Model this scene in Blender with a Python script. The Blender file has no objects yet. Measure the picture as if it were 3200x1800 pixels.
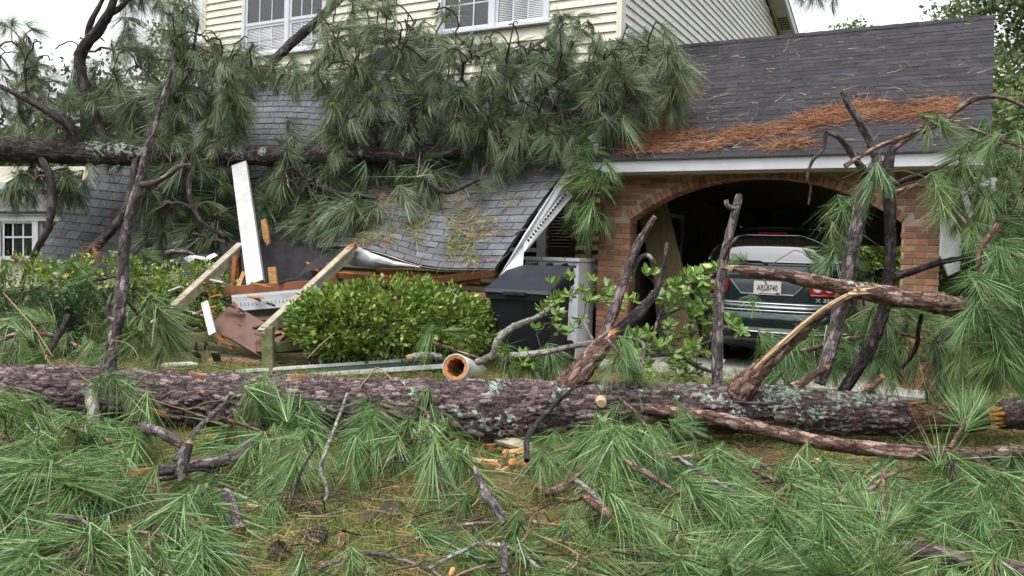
import bpy, math, random
import numpy as np
from mathutils import Matrix, Vector
random.seed(7); RNG = np.random.default_rng(7)
SC = bpy.context.scene
COL = SC.collection
# ------------------------------------------------------------------ camera, sky, sun, exposure
F = 2550.0; ROLL = 0.033; PPX, PPY = 1600.0, 795.0; CAMH = 1.26     # focal length and horizon in pixels of the 3200 px photo
cr, sr = math.cos(ROLL), math.sin(ROLL)
cam = bpy.data.cameras.new('camera'); camo = bpy.data.objects.new('camera', cam); COL.objects.link(camo)
cam.sensor_width = 36.0; cam.lens = F/3200*36.0; cam.shift_y = -(900-PPY)/3200.0
cam.clip_start = 0.05; cam.clip_end = 800
camo.matrix_world = Matrix(((cr, -sr, 0, 0), (0, 0, -1, 0), (sr, cr, 0, CAMH), (0, 0, 0, 1)))
SC.camera = camo
W = bpy.data.worlds.new('World'); SC.world = W; W.use_nodes = True
wn = W.node_tree.nodes; wl = W.node_tree.links
bg = wn['Background']
sky = wn.new('ShaderNodeTexSky'); sky.sky_type = 'NISHITA'; sky.sun_disc = False
SUN_EL, SUN_AZ = math.radians(68), math.radians(215)
sky.sun_elevation = SUN_EL; sky.sun_rotation = SUN_AZ; sky.dust_density = 4.0; sky.air_density = 1.2
hs = wn.new('ShaderNodeHueSaturation'); hs.inputs['Saturation'].default_value = 0.16; hs.inputs['Value'].default_value = 1.1
wl.new(sky.outputs[0], hs.inputs['Color']); wl.new(hs.outputs[0], bg.inputs[0]); bg.inputs[1].default_value = 0.15
sunl = bpy.data.lights.new('sun', 'SUN'); suno = bpy.data.objects.new('sun', sunl); COL.objects.link(suno)
sunl.energy = 0.8; sunl.angle = math.radians(28); sunl.color = (1.0, 0.97, 0.93)
sd = Vector((math.sin(SUN_AZ)*math.cos(SUN_EL), math.cos(SUN_AZ)*math.cos(SUN_EL), math.sin(SUN_EL)))   # towards the sun
suno.rotation_euler = sd.to_track_quat('Z', 'Y').to_euler()
SC.view_settings.view_transform = 'Standard'; SC.view_settings.look = 'None'
SC.view_settings.exposure = 1.1; SC.view_settings.gamma = 1.0; SC.view_settings.use_curve_mapping = False
SC.cycles.use_denoising = True
SC.cycles.max_bounces = 6; SC.cycles.diffuse_bounces = 3; SC.cycles.glossy_bounces = 2; SC.cycles.transmission_bounces = 4; SC.cycles.transparent_max_bounces = 6
SC.render.film_transparent = False

# ------------------------------------------------------------------ placing: photo pixel + distance -> metres
def P(px, py, Y):
    a, b = px-PPX, py-PPY
    return np.array(((a*cr+b*sr)/F*Y, Y, CAMH-(-a*sr+b*cr)/F*Y))
def proj(p):
    p = np.asarray(p, float); X = p[..., 0]/p[..., 1]*F; D = (CAMH-p[..., 2])/p[..., 1]*F
    return np.stack((PPX+X*cr-D*sr, PPY+X*sr+D*cr), -1)
GZ0, GY0, GS = -0.25, 3.8, 0.044
def gz(x, y):
    y = np.asarray(y, float)
    return np.where(y < 9.5, GZ0+(np.maximum(y, -6)-GY0)*GS, 0.0)
def Yg(px, py):
    a, b = px-PPX, py-PPY
    k = (-a*sr+b*cr)/F
    return min(9.6, (CAMH-GZ0+GY0*GS)/max(k+GS, 0.02)) if k > 0 else 9.6
def G(px, py, up=0.0):
    Y = Yg(px, py); p = P(px, py, Y); p[2] += up; return p
TH = math.radians(28.5); UH = np.array((math.cos(TH), -math.sin(TH))); VH = np.array((math.sin(TH), math.cos(TH))); OY = 10.66
def H(u, v, z):
    return np.array((u*UH[0]+v*VH[0], OY+u*UH[1]+v*VH[1], z))
def hit_v(px, py, v):                      # photo pixel on a plane parallel to the facade -> (u, z)
    d = P(px, py, 1.0); dx = np.array((d[0], 1.0)); s = (v+OY*VH[1])/(dx@VH)
    q = dx*s-np.array((0, OY)); return q@UH, CAMH+(d[2]-CAMH)*s
HR = Matrix.Rotation(-TH, 4, 'Z')

# ------------------------------------------------------------------ noise
def _h(ix, iy, iz, s=0):
    n = (ix.astype(np.int64)*73856093) ^ (iy.astype(np.int64)*19349663) ^ (iz.astype(np.int64)*83492791) ^ (s*2654435761)
    n = (n ^ (n >> 13))*1274126177 & 0x7fffffff
    n = (n ^ (n >> 11))*2246822519 & 0x7fffffff
    return (n & 0xffffff)/float(0xffffff)
def noise3(p, s=0):
    p = np.asarray(p, float); i = np.floor(p).astype(np.int64); f = p-i; f = f*f*(3-2*f); r = 0
    for dx in (0, 1):
        for dy in (0, 1):
            for dz in (0, 1):
                w = (f[..., 0] if dx else 1-f[..., 0])*(f[..., 1] if dy else 1-f[..., 1])*(f[..., 2] if dz else 1-f[..., 2])
                r = r+w*_h(i[..., 0]+dx, i[..., 1]+dy, i[..., 2]+dz, s)
    return r
def fbm(p, s=0, o=3):
    r, a, t = 0, 1.0, 0
    for k in range(o): r = r+a*noise3(np.asarray(p)*(2**k), s+k); t += a; a *= .5
    return r/t
def worley(x, y, wrap):                    # cells in (x along, y round with `wrap` cells) -> edge distance, id
    ix, iy = np.floor(x).astype(int), np.floor(y).astype(int)
    f1 = np.full(x.shape, 9.); f2 = np.full(x.shape, 9.); idd = np.zeros(x.shape)
    for dx in (-1, 0, 1):
        for dy in (-1, 0, 1):
            cx, cy = ix+dx, iy+dy; wy = np.mod(cy, wrap); z = np.zeros_like(cx)
            qx = cx+.15+.7*_h(cx, wy, z, 1); qy = cy+.15+.7*_h(cx, wy, z, 2); d = np.hypot(qx-x, qy-y)
            n = d < f1
            f2 = np.where(n, f1, np.minimum(f2, d)); idd = np.where(n, _h(cx, wy, z, 3), idd); f1 = np.where(n, d, f1)
    return f2-f1, idd

# ------------------------------------------------------------------ objects
def tag(o, label=None, cat=None, group=None, kind=None):
    if label: o['label'] = label
    if cat: o['category'] = cat
    if group: o['group'] = group
    if kind: o['kind'] = kind
    return o
def empty(name, loc=(0, 0, 0), rot=None, **k):
    o = bpy.data.objects.new(name, None); COL.objects.link(o); m = Matrix.Translation(Vector(loc))
    if rot is not None: m = m @ rot
    o.matrix_world = m; o['_m'] = 1; BASE[o.name] = m; o.empty_display_size = .1
    return tag(o, **k)
BASE = {}
def adopt(o, parent):
    if parent is not None:
        o.parent = parent; o.matrix_parent_inverse = BASE.get(parent.name, Matrix.Identity(4)).inverted()
def add(name, me, parent=None, mat=None, m=None, **k):
    o = bpy.data.objects.new(name, me); COL.objects.link(o)
    if mat is not None and len(me.materials) == 0: me.materials.append(mat)
    adopt(o, parent)
    if m is not None: o.matrix_basis = m; BASE[o.name] = m
    return tag(o, **k)
def meshnp(name, V, Fq, mat=None, smooth=False, col=None, uvs=None):
    V = np.asarray(V, np.float32).reshape(-1, 3); Fq = np.asarray(Fq, np.int32); k = Fq.shape[1]
    me = bpy.data.meshes.new(name); me.vertices.add(len(V)); me.vertices.foreach_set('co', V.ravel())
    me.loops.add(Fq.size); me.loops.foreach_set('vertex_index', Fq.ravel())
    me.polygons.add(len(Fq)); me.polygons.foreach_set('loop_start', np.arange(0, Fq.size, k, dtype=np.int32))
    if smooth: me.polygons.foreach_set('use_smooth', np.ones(len(Fq), bool))
    if col is not None:
        a = me.color_attributes.new('Col', 'FLOAT_COLOR', 'POINT'); a.data.foreach_set('color', np.asarray(col, np.float32).ravel())
    me.update(calc_edges=True); me.validate()
    if mat is not None: me.materials.append(mat)
    return me
class MB:
    def __init__(s): s.v = []; s.f = []
    def raw(s, V, Fc):
        n = len(s.v); s.v += [tuple(map(float, p)) for p in V]; s.f += [tuple(i+n for i in f) for f in Fc]; return s
    def hexa(s, c):                        # 8 corners: bottom 4 ccw, top 4
        return s.raw(c, ((3, 2, 1, 0), (4, 5, 6, 7), (0, 1, 5, 4), (1, 2, 6, 5), (2, 3, 7, 6), (3, 0, 4, 7)))
    def box(s, x0, x1, y0, y1, z0, z1, T=None):
        c = [(x0, y0, z0), (x1, y0, z0), (x1, y1, z0), (x0, y1, z0), (x0, y0, z1), (x1, y0, z1), (x1, y1, z1), (x0, y1, z1)]
        if T is not None: c = [T(*p) for p in c]
        return s.hexa(c)
    def bar(s, a, b, w, h, up=(0, 0, 1), tw=0):   # beam from a to b, w across, h along up
        a, b, up = np.asarray(a, float), np.asarray(b, float), np.asarray(up, float); d = b-a; d /= np.linalg.norm(d)
        x = np.cross(d, up); x /= np.linalg.norm(x); y = np.cross(x, d)
        if tw: x, y = x*math.cos(tw)+y*math.sin(tw), y*math.cos(tw)-x*math.sin(tw)
        x = x*w/2; y = y*h/2
        return s.hexa([a-x-y, a+x-y, b+x-y, b-x-y, a-x+y, a+x+y, b+x+y, b-x+y])
    def prism(s, poly, ext):               # poly: 3d points, ext: vector
        n = len(poly); poly = [np.asarray(p, float) for p in poly]; e = np.asarray(ext, float)
        V = poly+[p+e for p in poly]
        return s.raw(V, [tuple(range(n))[::-1], tuple(range(n, 2*n))]+[(i, (i+1) % n, n+(i+1) % n, n+i) for i in range(n)])
    def tube(s, pts, rad, n=8, cap=True):
        V, Fc = tube_vf(np.asarray(pts, float), np.asarray(rad, float), n, cap); return s.raw(V, Fc)
    def sphere(s, c, r, n=10, m=7):
        V = []; Fc = []; r = np.broadcast_to(np.asarray(r, float), 3)
        for j in range(m+1):
            t = math.pi*j/m
            for i in range(n): V.append((c[0]+r[0]*math.sin(t)*math.cos(2*math.pi*i/n), c[1]+r[1]*math.sin(t)*math.sin(2*math.pi*i/n), c[2]+r[2]*math.cos(t)))
        for j in range(m):
            for i in range(n): Fc.append((j*n+i, j*n+(i+1) % n, (j+1)*n+(i+1) % n, (j+1)*n+i))
        return s.raw(V, Fc)
    def mesh(s, name, smooth=False, bevel=0):
        me = bpy.data.meshes.new(name); me.from_pydata(s.v, [], s.f)
        if smooth: me.polygons.foreach_set('use_smooth', [True]*len(me.polygons))
        if bevel:
            import bmesh
            b = bmesh.new(); b.from_mesh(me); bmesh.ops.bevel(b, geom=b.edges[:], offset=bevel, segments=1, affect='EDGES'); b.to_mesh(me); b.free()
        me.update(); return me
    def obj(s, name, mat, parent=None, smooth=False, bevel=0, **k):
        return add(name, s.mesh(name, smooth, bevel), parent, mat, **k)
def frames(pts):
    T = np.gradient(pts, axis=0); T /= np.linalg.norm(T, axis=1)[:, None]+1e-9
    N = np.zeros_like(T); a = np.array((0, 0, 1.)) if abs(T[0][2]) < .9 else np.array((1., 0, 0))
    n = np.cross(T[0], a); n /= np.linalg.norm(n)
    for i in range(len(T)):
        n = n-T[i]*(n@T[i]); n /= np.linalg.norm(n)+1e-9; N[i] = n
    return T, N, np.cross(T, N)
def tube_vf(pts, rad, n=8, cap=True):
    T, N, B = frames(pts); ang = np.arange(n)*2*math.pi/n
    V = pts[:, None, :]+rad[:, None, None]*(np.cos(ang)[None, :, None]*N[:, None, :]+np.sin(ang)[None, :, None]*B[:, None, :])
    m = len(pts); V = list(V.reshape(-1, 3)); Fc = []
    for j in range(m-1):
        for i in range(n): Fc.append((j*n+i, j*n+(i+1) % n, (j+1)*n+(i+1) % n, (j+1)*n+i))
    if cap: Fc += [tuple(range(n))[::-1], tuple(range((m-1)*n, m*n))]
    return V, Fc
def smooth_path(pts, step):
    pts = np.asarray(pts, float); n = len(pts)
    if n == 2: pts = np.stack((pts[0], (pts[0]+pts[1])/2, pts[1])); n = 3
    ext = np.vstack((2*pts[0]-pts[1], pts, 2*pts[-1]-pts[-2])); out = []
    for i in range(n-1):
        p0, p1, p2, p3 = ext[i:i+4]; L = np.linalg.norm((p2-p1)[:3]); k = max(2, int(L/step))
        t = (np.arange(k)/k)[:, None]
        out.append(.5*((2*p1)+(-p0+p2)*t+(2*p0-5*p1+4*p2-p3)*t*t+(-p0+3*p1-3*p2+p3)*t**3))
    out.append(pts[-1:]); return np.vstack(out)

# ------------------------------------------------------------------ materials
def nd(t, kind, **k):
    n = t.nodes.new(kind)
    for a, b in k.items():
        if a in n.inputs: n.inputs[a].default_value = b
        else: setattr(n, a, b)
    return n
def c4(c): return (c[0], c[1], c[2], 1.0)
def mat(name, c1, c2=None, scale=4.0, rough=.75, spec=.3, bump=0, bscale=40, rnd=0.0, hue=0.0, metal=0, stretch=None, c3=None, s3=9.0, lo=.35, hi=.65, t3=(.62, .7), coat=0, ior=None, transl=0, detail=5):
    m = bpy.data.materials.new(name); m.use_nodes = True; t = m.node_tree; L = t.links; p = t.nodes['Principled BSDF']
    p.inputs['Roughness'].default_value = rough; p.inputs['Specular IOR Level'].default_value = spec; p.inputs['Metallic'].default_value = metal
    if coat: p.inputs['Coat Weight'].default_value = coat; p.inputs['Coat Roughness'].default_value = .05
    if ior: p.inputs['IOR'].default_value = ior
    geo = nd(t, 'ShaderNodeNewGeometry'); vec = geo.outputs['Position']
    if stretch is not None:
        mp = nd(t, 'ShaderNodeMapping'); mp.inputs['Rotation'].default_value = stretch[1]; mp.inputs['Scale'].default_value = stretch[0]; L.new(vec, mp.inputs['Vector']); vec = mp.outputs[0]
    col = None
    if c2 is not None:
        nz = nd(t, 'ShaderNodeTexNoise', Scale=scale, Detail=detail, Roughness=.6); L.new(vec, nz.inputs['Vector'])
        r = nd(t, 'ShaderNodeValToRGB'); r.color_ramp.elements[0].position = lo; r.color_ramp.elements[1].position = hi
        r.color_ramp.elements[0].color = c4(c1); r.color_ramp.elements[1].color = c4(c2); L.new(nz.outputs[0], r.inputs[0]); col = r.outputs[0]
    if c3 is not None:
        nz = nd(t, 'ShaderNodeTexNoise', Scale=s3, Detail=6, Roughness=.65); L.new(vec, nz.inputs['Vector'])
        r = nd(t, 'ShaderNodeMapRange'); r.inputs[1].default_value = t3[0]; r.inputs[2].default_value = t3[1]; L.new(nz.outputs[0], r.inputs[0])
        mx = nd(t, 'ShaderNodeMix', data_type='RGBA'); L.new(r.outputs[0], mx.inputs[0])
        if col is not None: L.new(col, mx.inputs[6])
        else: mx.inputs[6].default_value = c4(c1)
        mx.inputs[7].default_value = c4(c3); col = mx.outputs[2]
    if rnd or hue:
        oi = nd(t, 'ShaderNodeObjectInfo'); ad = nd(t, 'ShaderNodeMath', operation='ADD'); L.new(oi.outputs['Random'], ad.inputs[0]); L.new(geo.outputs['Random Per Island'], ad.inputs[1])
        fr = nd(t, 'ShaderNodeMath', operation='FRACT'); L.new(ad.outputs[0], fr.inputs[0])
        hv = nd(t, 'ShaderNodeHueSaturation')
        mr = nd(t, 'ShaderNodeMapRange'); mr.inputs[3].default_value = 1-rnd; mr.inputs[4].default_value = 1+rnd; L.new(fr.outputs[0], mr.inputs[0]); L.new(mr.outputs[0], hv.inputs['Value'])
        m7 = nd(t, 'ShaderNodeMath', operation='MULTIPLY'); m7.inputs[1].default_value = 7.31; L.new(fr.outputs[0], m7.inputs[0]); f2 = nd(t, 'ShaderNodeMath', operation='FRACT'); L.new(m7.outputs[0], f2.inputs[0])
        mh = nd(t, 'ShaderNodeMapRange'); mh.inputs[3].default_value = .5-hue; mh.inputs[4].default_value = .5+hue; L.new(f2.outputs[0], mh.inputs[0]); L.new(mh.outputs[0], hv.inputs['Hue'])
        if col is not None: L.new(col, hv.inputs['Color'])
        else: hv.inputs['Color'].default_value = c4(c1)
        col = hv.outputs[0]
    if col is not None: L.new(col, p.inputs['Base Color'])
    else: p.inputs['Base Color'].default_value = c4(c1)
    if bump:
        nz = nd(t, 'ShaderNodeTexNoise', Scale=bscale, Detail=6, Roughness=.65); L.new(vec, nz.inputs['Vector'])
        b = nd(t, 'ShaderNodeBump', Strength=bump, Distance=.01); L.new(nz.outputs[0], b.inputs['Height']); L.new(b.outputs[0], p.inputs['Normal'])
    if transl:
        tr = nd(t, 'ShaderNodeBsdfTranslucent')
        if col is not None: L.new(col, tr.inputs[0])
        else: tr.inputs[0].default_value = c4(c1)
        mx = nd(t, 'ShaderNodeMixShader', Fac=transl); L.new(p.outputs[0], mx.inputs[1]); L.new(tr.outputs[0], mx.inputs[2]); L.new(mx.outputs[0], t.nodes['Material Output'].inputs[0])
    return m
def bark_mat(name, ca, cb, cc, lichen=(.42, .50, .40), rough=.78, sc=34.0):
    m = bpy.data.materials.new(name); m.use_nodes = True; t = m.node_tree; L = t.links; p = t.nodes['Principled BSDF']
    p.inputs['Roughness'].default_value = rough; p.inputs['Specular IOR Level'].default_value = .35
    at = nd(t, 'ShaderNodeAttribute', attribute_name='Col'); se = nd(t, 'ShaderNodeSeparateColor'); L.new(at.outputs['Color'], se.inputs[0])
    bc = nd(t, 'ShaderNodeAttribute', attribute_name='bc'); geo = nd(t, 'ShaderNodeNewGeometry')
    wn_ = nd(t, 'ShaderNodeTexNoise', Scale=30, Detail=5, Roughness=.7); L.new(geo.outputs['Position'], wn_.inputs['Vector'])
    wv = nd(t, 'ShaderNodeVectorMath', operation='MULTIPLY_ADD'); wv.inputs[1].default_value = (.035, .035, .035); L.new(wn_.outputs['Color'], wv.inputs[0]); L.new(bc.outputs['Vector'], wv.inputs[2])
    vo = nd(t, 'ShaderNodeTexVoronoi', Scale=sc); vo.feature = 'F1'; L.new(wv.outputs[0], vo.inputs['Vector'])
    ve = nd(t, 'ShaderNodeTexVoronoi', Scale=sc); ve.feature = 'DISTANCE_TO_EDGE'; L.new(wv.outputs[0], ve.inputs['Vector'])
    sv = nd(t, 'ShaderNodeSeparateColor'); L.new(vo.outputs['Color'], sv.inputs[0])
    nz = nd(t, 'ShaderNodeTexNoise', Scale=70, Detail=6, Roughness=.75); L.new(geo.outputs['Position'], nz.inputs['Vector'])
    x1 = nd(t, 'ShaderNodeMath', operation='MULTIPLY'); x1.inputs[1].default_value = .50; L.new(sv.outputs[0], x1.inputs[0])
    x2 = nd(t, 'ShaderNodeMath', operation='MULTIPLY_ADD'); x2.inputs[1].default_value = .42; L.new(se.outputs[0], x2.inputs[0]); L.new(x1.outputs[0], x2.inputs[2])
    x3 = nd(t, 'ShaderNodeMath', operation='MULTIPLY_ADD'); x3.inputs[1].default_value = .5; L.new(nz.outputs[0], x3.inputs[0]); L.new(x2.outputs[0], x3.inputs[2])
    x4 = nd(t, 'ShaderNodeMath', operation='SUBTRACT'); x4.inputs[1].default_value = .22; L.new(x3.outputs[0], x4.inputs[0])
    r = nd(t, 'ShaderNodeValToRGB'); e = r.color_ramp.elements; e[0].color = c4(ca); e[0].position = .15; e[1].color = c4(cc); e[1].position = .88; k = e.new(.52); k.color = c4(cb); L.new(x4.outputs[0], r.inputs[0])
    n2 = nd(t, 'ShaderNodeTexNoise', Scale=60, Detail=4); L.new(geo.outputs['Position'], n2.inputs['Vector'])
    a2 = nd(t, 'ShaderNodeMath', operation='ADD'); L.new(se.outputs[2], a2.inputs[0]); L.new(n2.outputs[0], a2.inputs[1])
    mr = nd(t, 'ShaderNodeMapRange'); mr.inputs[1].default_value = .95; mr.inputs[2].default_value = 1.05; L.new(a2.outputs[0], mr.inputs[0])
    lr_ = nd(t, 'ShaderNodeValToRGB'); lr_.color_ramp.elements[0].color = c4([c*.62 for c in lichen]); lr_.color_ramp.elements[1].color = c4([min(1, c*1.15) for c in lichen]); lr_.color_ramp.elements[0].position = .3; lr_.color_ramp.elements[1].position = .7; L.new(nz.outputs[0], lr_.inputs[0])
    mx = nd(t, 'ShaderNodeMix', data_type='RGBA'); L.new(mr.outputs[0], mx.inputs[0]); L.new(r.outputs[0], mx.inputs[6]); L.new(lr_.outputs[0], mx.inputs[7])
    L.new(mx.outputs[2], p.inputs['Base Color'])
    sm = nd(t, 'ShaderNodeMapRange'); sm.inputs[1].default_value = 0; sm.inputs[2].default_value = .10; L.new(ve.outputs['Distance'], sm.inputs[0])
    hh = nd(t, 'ShaderNodeMath', operation='MULTIPLY_ADD'); hh.inputs[1].default_value = .6; L.new(sv.outputs[1], hh.inputs[0]); L.new(sm.outputs[0], hh.inputs[2])
    h2 = nd(t, 'ShaderNodeMath', operation='MULTIPLY_ADD'); h2.inputs[1].default_value = .5; L.new(nz.outputs[0], h2.inputs[0]); L.new(hh.outputs[0], h2.inputs[2])
    b = nd(t, 'ShaderNodeBump', Strength=1.0, Distance=.014); L.new(h2.outputs[0], b.inputs['Height']); L.new(b.outputs[0], p.inputs['Normal'])
    return m
M = {}
M['bark'] = bark_mat('pine_bark', (.045, .027, .029), (.125, .086, .088), (.31, .245, .235), lichen=(.34, .43, .35))
M['bark_red'] = bark_mat('red_pine_bark', (.065, .030, .022), (.175, .10, .08), (.48, .36, .31))
M['bark_grey'] = bark_mat('grey_pine_bark', (.045, .033, .034), (.13, .105, .105), (.36, .31, .30))
M['bark_dark'] = bark_mat('dark_pine_bark', (.014, .010, .011), (.042, .030, .031), (.13, .10, .10), lichen=(.30, .36, .30))
M['bark_pale'] = bark_mat('pale_lichen_bark', (.14, .12, .10), (.30, .29, .24), (.46, .47, .40), lichen=(.5, .56, .48))
M['twig'] = mat('twig', (.05, .034, .026), (.13, .085, .06), scale=30, rough=.8)
M['twig_dark'] = mat('dark_twig', (.018, .013, .012), (.05, .036, .032), scale=30, rough=.8)
M['wood'] = mat('broken_wood', (.56, .34, .16), (.38, .18, .07), scale=14, rough=.8, stretch=((1, 1, 3), (0, 0, 0)), bump=.6, bscale=50, c3=(.70, .52, .28), s3=20)
M['wood_orange'] = mat('rotten_wood', (.34, .135, .04), (.50, .25, .09), scale=25, rough=.85, bump=.8, bscale=60, c3=(.14, .05, .02), s3=24)
M['wood_pale'] = mat('fresh_wood', (.60, .46, .30), (.46, .31, .17), scale=30, rough=.8, bump=.4, bscale=60)
def needle_mat(name, c1, c2, rough=.42, rnd=.3, hue=.012, dead=.05):
    m = mat(name, c1, c2, scale=1.3, rough=rough, spec=.62, rnd=rnd, hue=hue, transl=.12); t = m.node_tree; L = t.links     # a few needles have turned brown
    p = t.nodes['Principled BSDF']; src = p.inputs['Base Color'].links[0].from_socket; geo = nd(t, 'ShaderNodeNewGeometry'); gt = nd(t, 'ShaderNodeMath', operation='GREATER_THAN'); gt.inputs[1].default_value = 1-dead; L.new(geo.outputs['Random Per Island'], gt.inputs[0])
    mx = nd(t, 'ShaderNodeMix', data_type='RGBA'); L.new(gt.outputs[0], mx.inputs[0]); L.new(src, mx.inputs[6]); mx.inputs[7].default_value = (.30, .17, .07, 1); L.new(mx.outputs[2], p.inputs['Base Color']); return m
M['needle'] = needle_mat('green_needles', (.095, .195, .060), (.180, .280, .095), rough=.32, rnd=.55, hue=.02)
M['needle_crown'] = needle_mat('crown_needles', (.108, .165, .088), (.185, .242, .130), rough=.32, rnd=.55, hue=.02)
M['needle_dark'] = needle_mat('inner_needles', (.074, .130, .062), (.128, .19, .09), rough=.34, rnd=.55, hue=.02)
M['straw'] = mat('pine_straw', (.25, .105, .05), (.36, .185, .10), scale=3, rough=.7, rnd=.4, hue=.015)
M['straw_pale'] = mat('pale_straw', (.45, .32, .17), (.34, .22, .10), scale=3, rough=.7, rnd=.35)
M['grass'] = mat('grass', (.11, .19, .04), (.27, .29, .085), scale=2.5, rough=.6, rnd=.35, hue=.02, transl=.25)
M['leaf'] = mat('broad_leaf', (.10, .20, .035), (.22, .33, .08), scale=6, rough=.35, spec=.5, rnd=.3, hue=.02, transl=.2)
M['hedge'] = mat('hedge_leaf', (.12, .215, .035), (.27, .36, .075), scale=3, rough=.38, spec=.6, rnd=.5, hue=.015, transl=.2)
M['leaf_dark'] = mat('dark_leaf', (.035, .07, .03), (.07, .12, .045), scale=3, rough=.5, spec=.4, rnd=.35, hue=.02, transl=.2)
M['leaf_far'] = mat('far_leaf', (.10, .15, .06), (.19, .24, .10), scale=1.5, rough=.6, rnd=.35, hue=.02, transl=.3)
M['soil'] = mat('soil', (.07, .05, .03), (.10, .10, .04), scale=3.5, rough=.95, bump=.8, bscale=30, c3=(.22, .10, .04), s3=6)
M['concrete'] = mat('concrete', (.30, .29, .27), (.40, .39, .36), scale=5, rough=.9, bump=.2)
M['brick'] = mat('brick', (.225, .112, .068), (.305, .165, .103), scale=9, rough=.9, rnd=.30, hue=.012, bump=.5, bscale=70, c3=(.38, .25, .17), s3=26, t3=(.6, .72))
M['mortar'] = mat('mortar', (.40, .33, .26), (.30, .23, .18), scale=20, rough=.95, bump=.5, bscale=80)
M['shingle'] = mat('shingle', (.028, .027, .032), (.044, .042, .049), scale=5, rough=.95, spec=.2, rnd=.22, bump=.5, bscale=180)
M['shingle_porch'] = mat('porch_shingle', (.10, .107, .125), (.145, .15, .165), scale=4, rough=.92, spec=.25, rnd=.2, bump=.5, bscale=180)
M['felt'] = mat('roof_felt', (.03, .028, .032), (.05, .046, .05), scale=6, rough=.95)
M['cream'] = mat('cream_siding', (.66, .64, .51), (.71, .69, .57), scale=2, rough=.55, rnd=.05, bump=.06, bscale=20, c3=(.50, .47, .35), s3=2.2, t3=(.58, .8))
M['side'] = mat('weathered_siding', (.80, .80, .76), (.72, .71, .63), scale=1.5, rough=.6, rnd=.05, c3=(.33, .26, .15), s3=8, t3=(.58, .72), stretch=((1, 1, 2), (0, 0, 0)))
M['tan'] = mat('tan_siding', (.56, .49, .27), (.62, .55, .33), scale=2, rough=.6, rnd=.05)
M['white'] = mat('white_paint', (.55, .565, .60), (.48, .49, .515), scale=3, rough=.5, c3=(.45, .43, .40), s3=14, t3=(.68, .78))
M['white_dirty'] = mat('dirty_white_paint', (.49, .50, .51), (.38, .38, .37), scale=4, rough=.6, c3=(.25, .22, .18), s3=16, t3=(.62, .74), bump=.1)
M['trim_grey'] = mat('window_trim', (.64, .66, .71), (.60, .62, .67), scale=3, rough=.5)
M['soffit'] = mat('soffit_paint', (.42, .39, .30), (.48, .45, .36), scale=3, rough=.7)
M['glass'] = mat('window_glass', (.30, .33, .36), rough=.03, spec=.8, ior=1.8)
M['glass_dark'] = mat('dark_window_glass', (.03, .035, .04), rough=.03, spec=.8, ior=1.8)
M['blind'] = mat('window_blind', (.66, .67, .68), rough=.6)
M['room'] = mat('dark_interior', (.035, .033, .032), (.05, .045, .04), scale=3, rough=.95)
M['shutter'] = mat('shutter_paint', (.065, .035, .028), (.085, .048, .038), scale=8, rough=.5)
M['rail_wood'] = mat('weathered_rail', (.40, .36, .28), (.27, .23, .17), scale=9, rough=.9, bump=.6, bscale=40, c3=(.17, .19, .11), s3=11, t3=(.55, .68))
M['rail_green'] = mat('mossy_post', (.16, .17, .08), (.25, .22, .14), scale=8, rough=.9, bump=.6, bscale=45, c3=(.09, .13, .04), s3=7, t3=(.45, .65))
M['brown_wood'] = mat('stained_wood', (.16, .062, .032), (.23, .095, .045), scale=9, rough=.8, bump=.4, bscale=45, rnd=.15)
M['red_wood'] = mat('raw_red_lumber', (.26, .088, .032), (.36, .15, .06), scale=9, rough=.85, bump=.5, bscale=45, rnd=.15)
M['deck'] = mat('painted_deck_board', (.10, .045, .030), (.13, .06, .04), scale=10, rough=.55, bump=.15)
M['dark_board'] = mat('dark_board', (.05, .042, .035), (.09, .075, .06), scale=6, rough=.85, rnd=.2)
M['ply'] = mat('plywood', (.20, .145, .085), (.26, .19, .115), scale=5, rough=.85, stretch=((5, 5, .6), (0, 0, 0)))
M['metal'] = mat('bent_flashing', (.34, .345, .36), (.22, .22, .23), scale=9, rough=.45, metal=.6, c3=(.40, .28, .20), s3=5, t3=(.55, .75))
M['bin'] = mat('bin_plastic', (.012, .014, .022), (.018, .021, .032), scale=5, rough=.55, spec=.35)
M['appliance'] = mat('white_enamel', (.74, .76, .80), (.70, .72, .77), scale=3, rough=.35, spec=.5)
M['grey_plastic'] = mat('grey_plastic', (.38, .40, .45), rough=.5)
M['gutter'] = mat('gutter_white', (.78, .80, .79), (.70, .73, .72), scale=4, rough=.4)
M['gutter_in'] = mat('gutter_inside', (.08, .16, .145), (.13, .22, .19), scale=6, rough=.5)
M['rust'] = mat('rusty_lining', (.40, .16, .06), (.52, .25, .12), scale=12, rough=.85, bump=.3)
M['car'] = mat('car_paint', (.010, .024, .024), (.012, .028, .028), scale=2, rough=.22, spec=.5, metal=.35, coat=1.0)
M['car_glass'] = mat('car_glass', (.012, .016, .017), rough=.02, spec=.85, ior=2.15)
M['car_black'] = mat('car_black_plastic', (.012, .012, .013), rough=.5)
M['chrome'] = mat('car_trim', (.36, .38, .40), rough=.28, metal=.9)
M['silver'] = mat('silver_letter', (.75, .76, .78), rough=.3, metal=.6)
M['lamp_red'] = mat('lamp_red', (.30, .012, .015), rough=.12, spec=.7, coat=.6)
M['lamp_clear'] = mat('lamp_clear', (.66, .58, .56), rough=.12, spec=.7)
M['tyre'] = mat('tyre', (.012, .012, .012), rough=.85)
M['plate'] = mat('plate_white', (.74, .74, .72), (.72, .66, .62), scale=12, rough=.4)
M['plate_ink'] = mat('plate_ink', (.05, .04, .06), rough=.5)
M['plate_blue'] = mat('plate_blue', (.08, .18, .45), rough=.5)
M['cone'] = mat('pine_cone', (.20, .085, .04), (.30, .15, .075), scale=40, rough=.8, rnd=.2)
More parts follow.
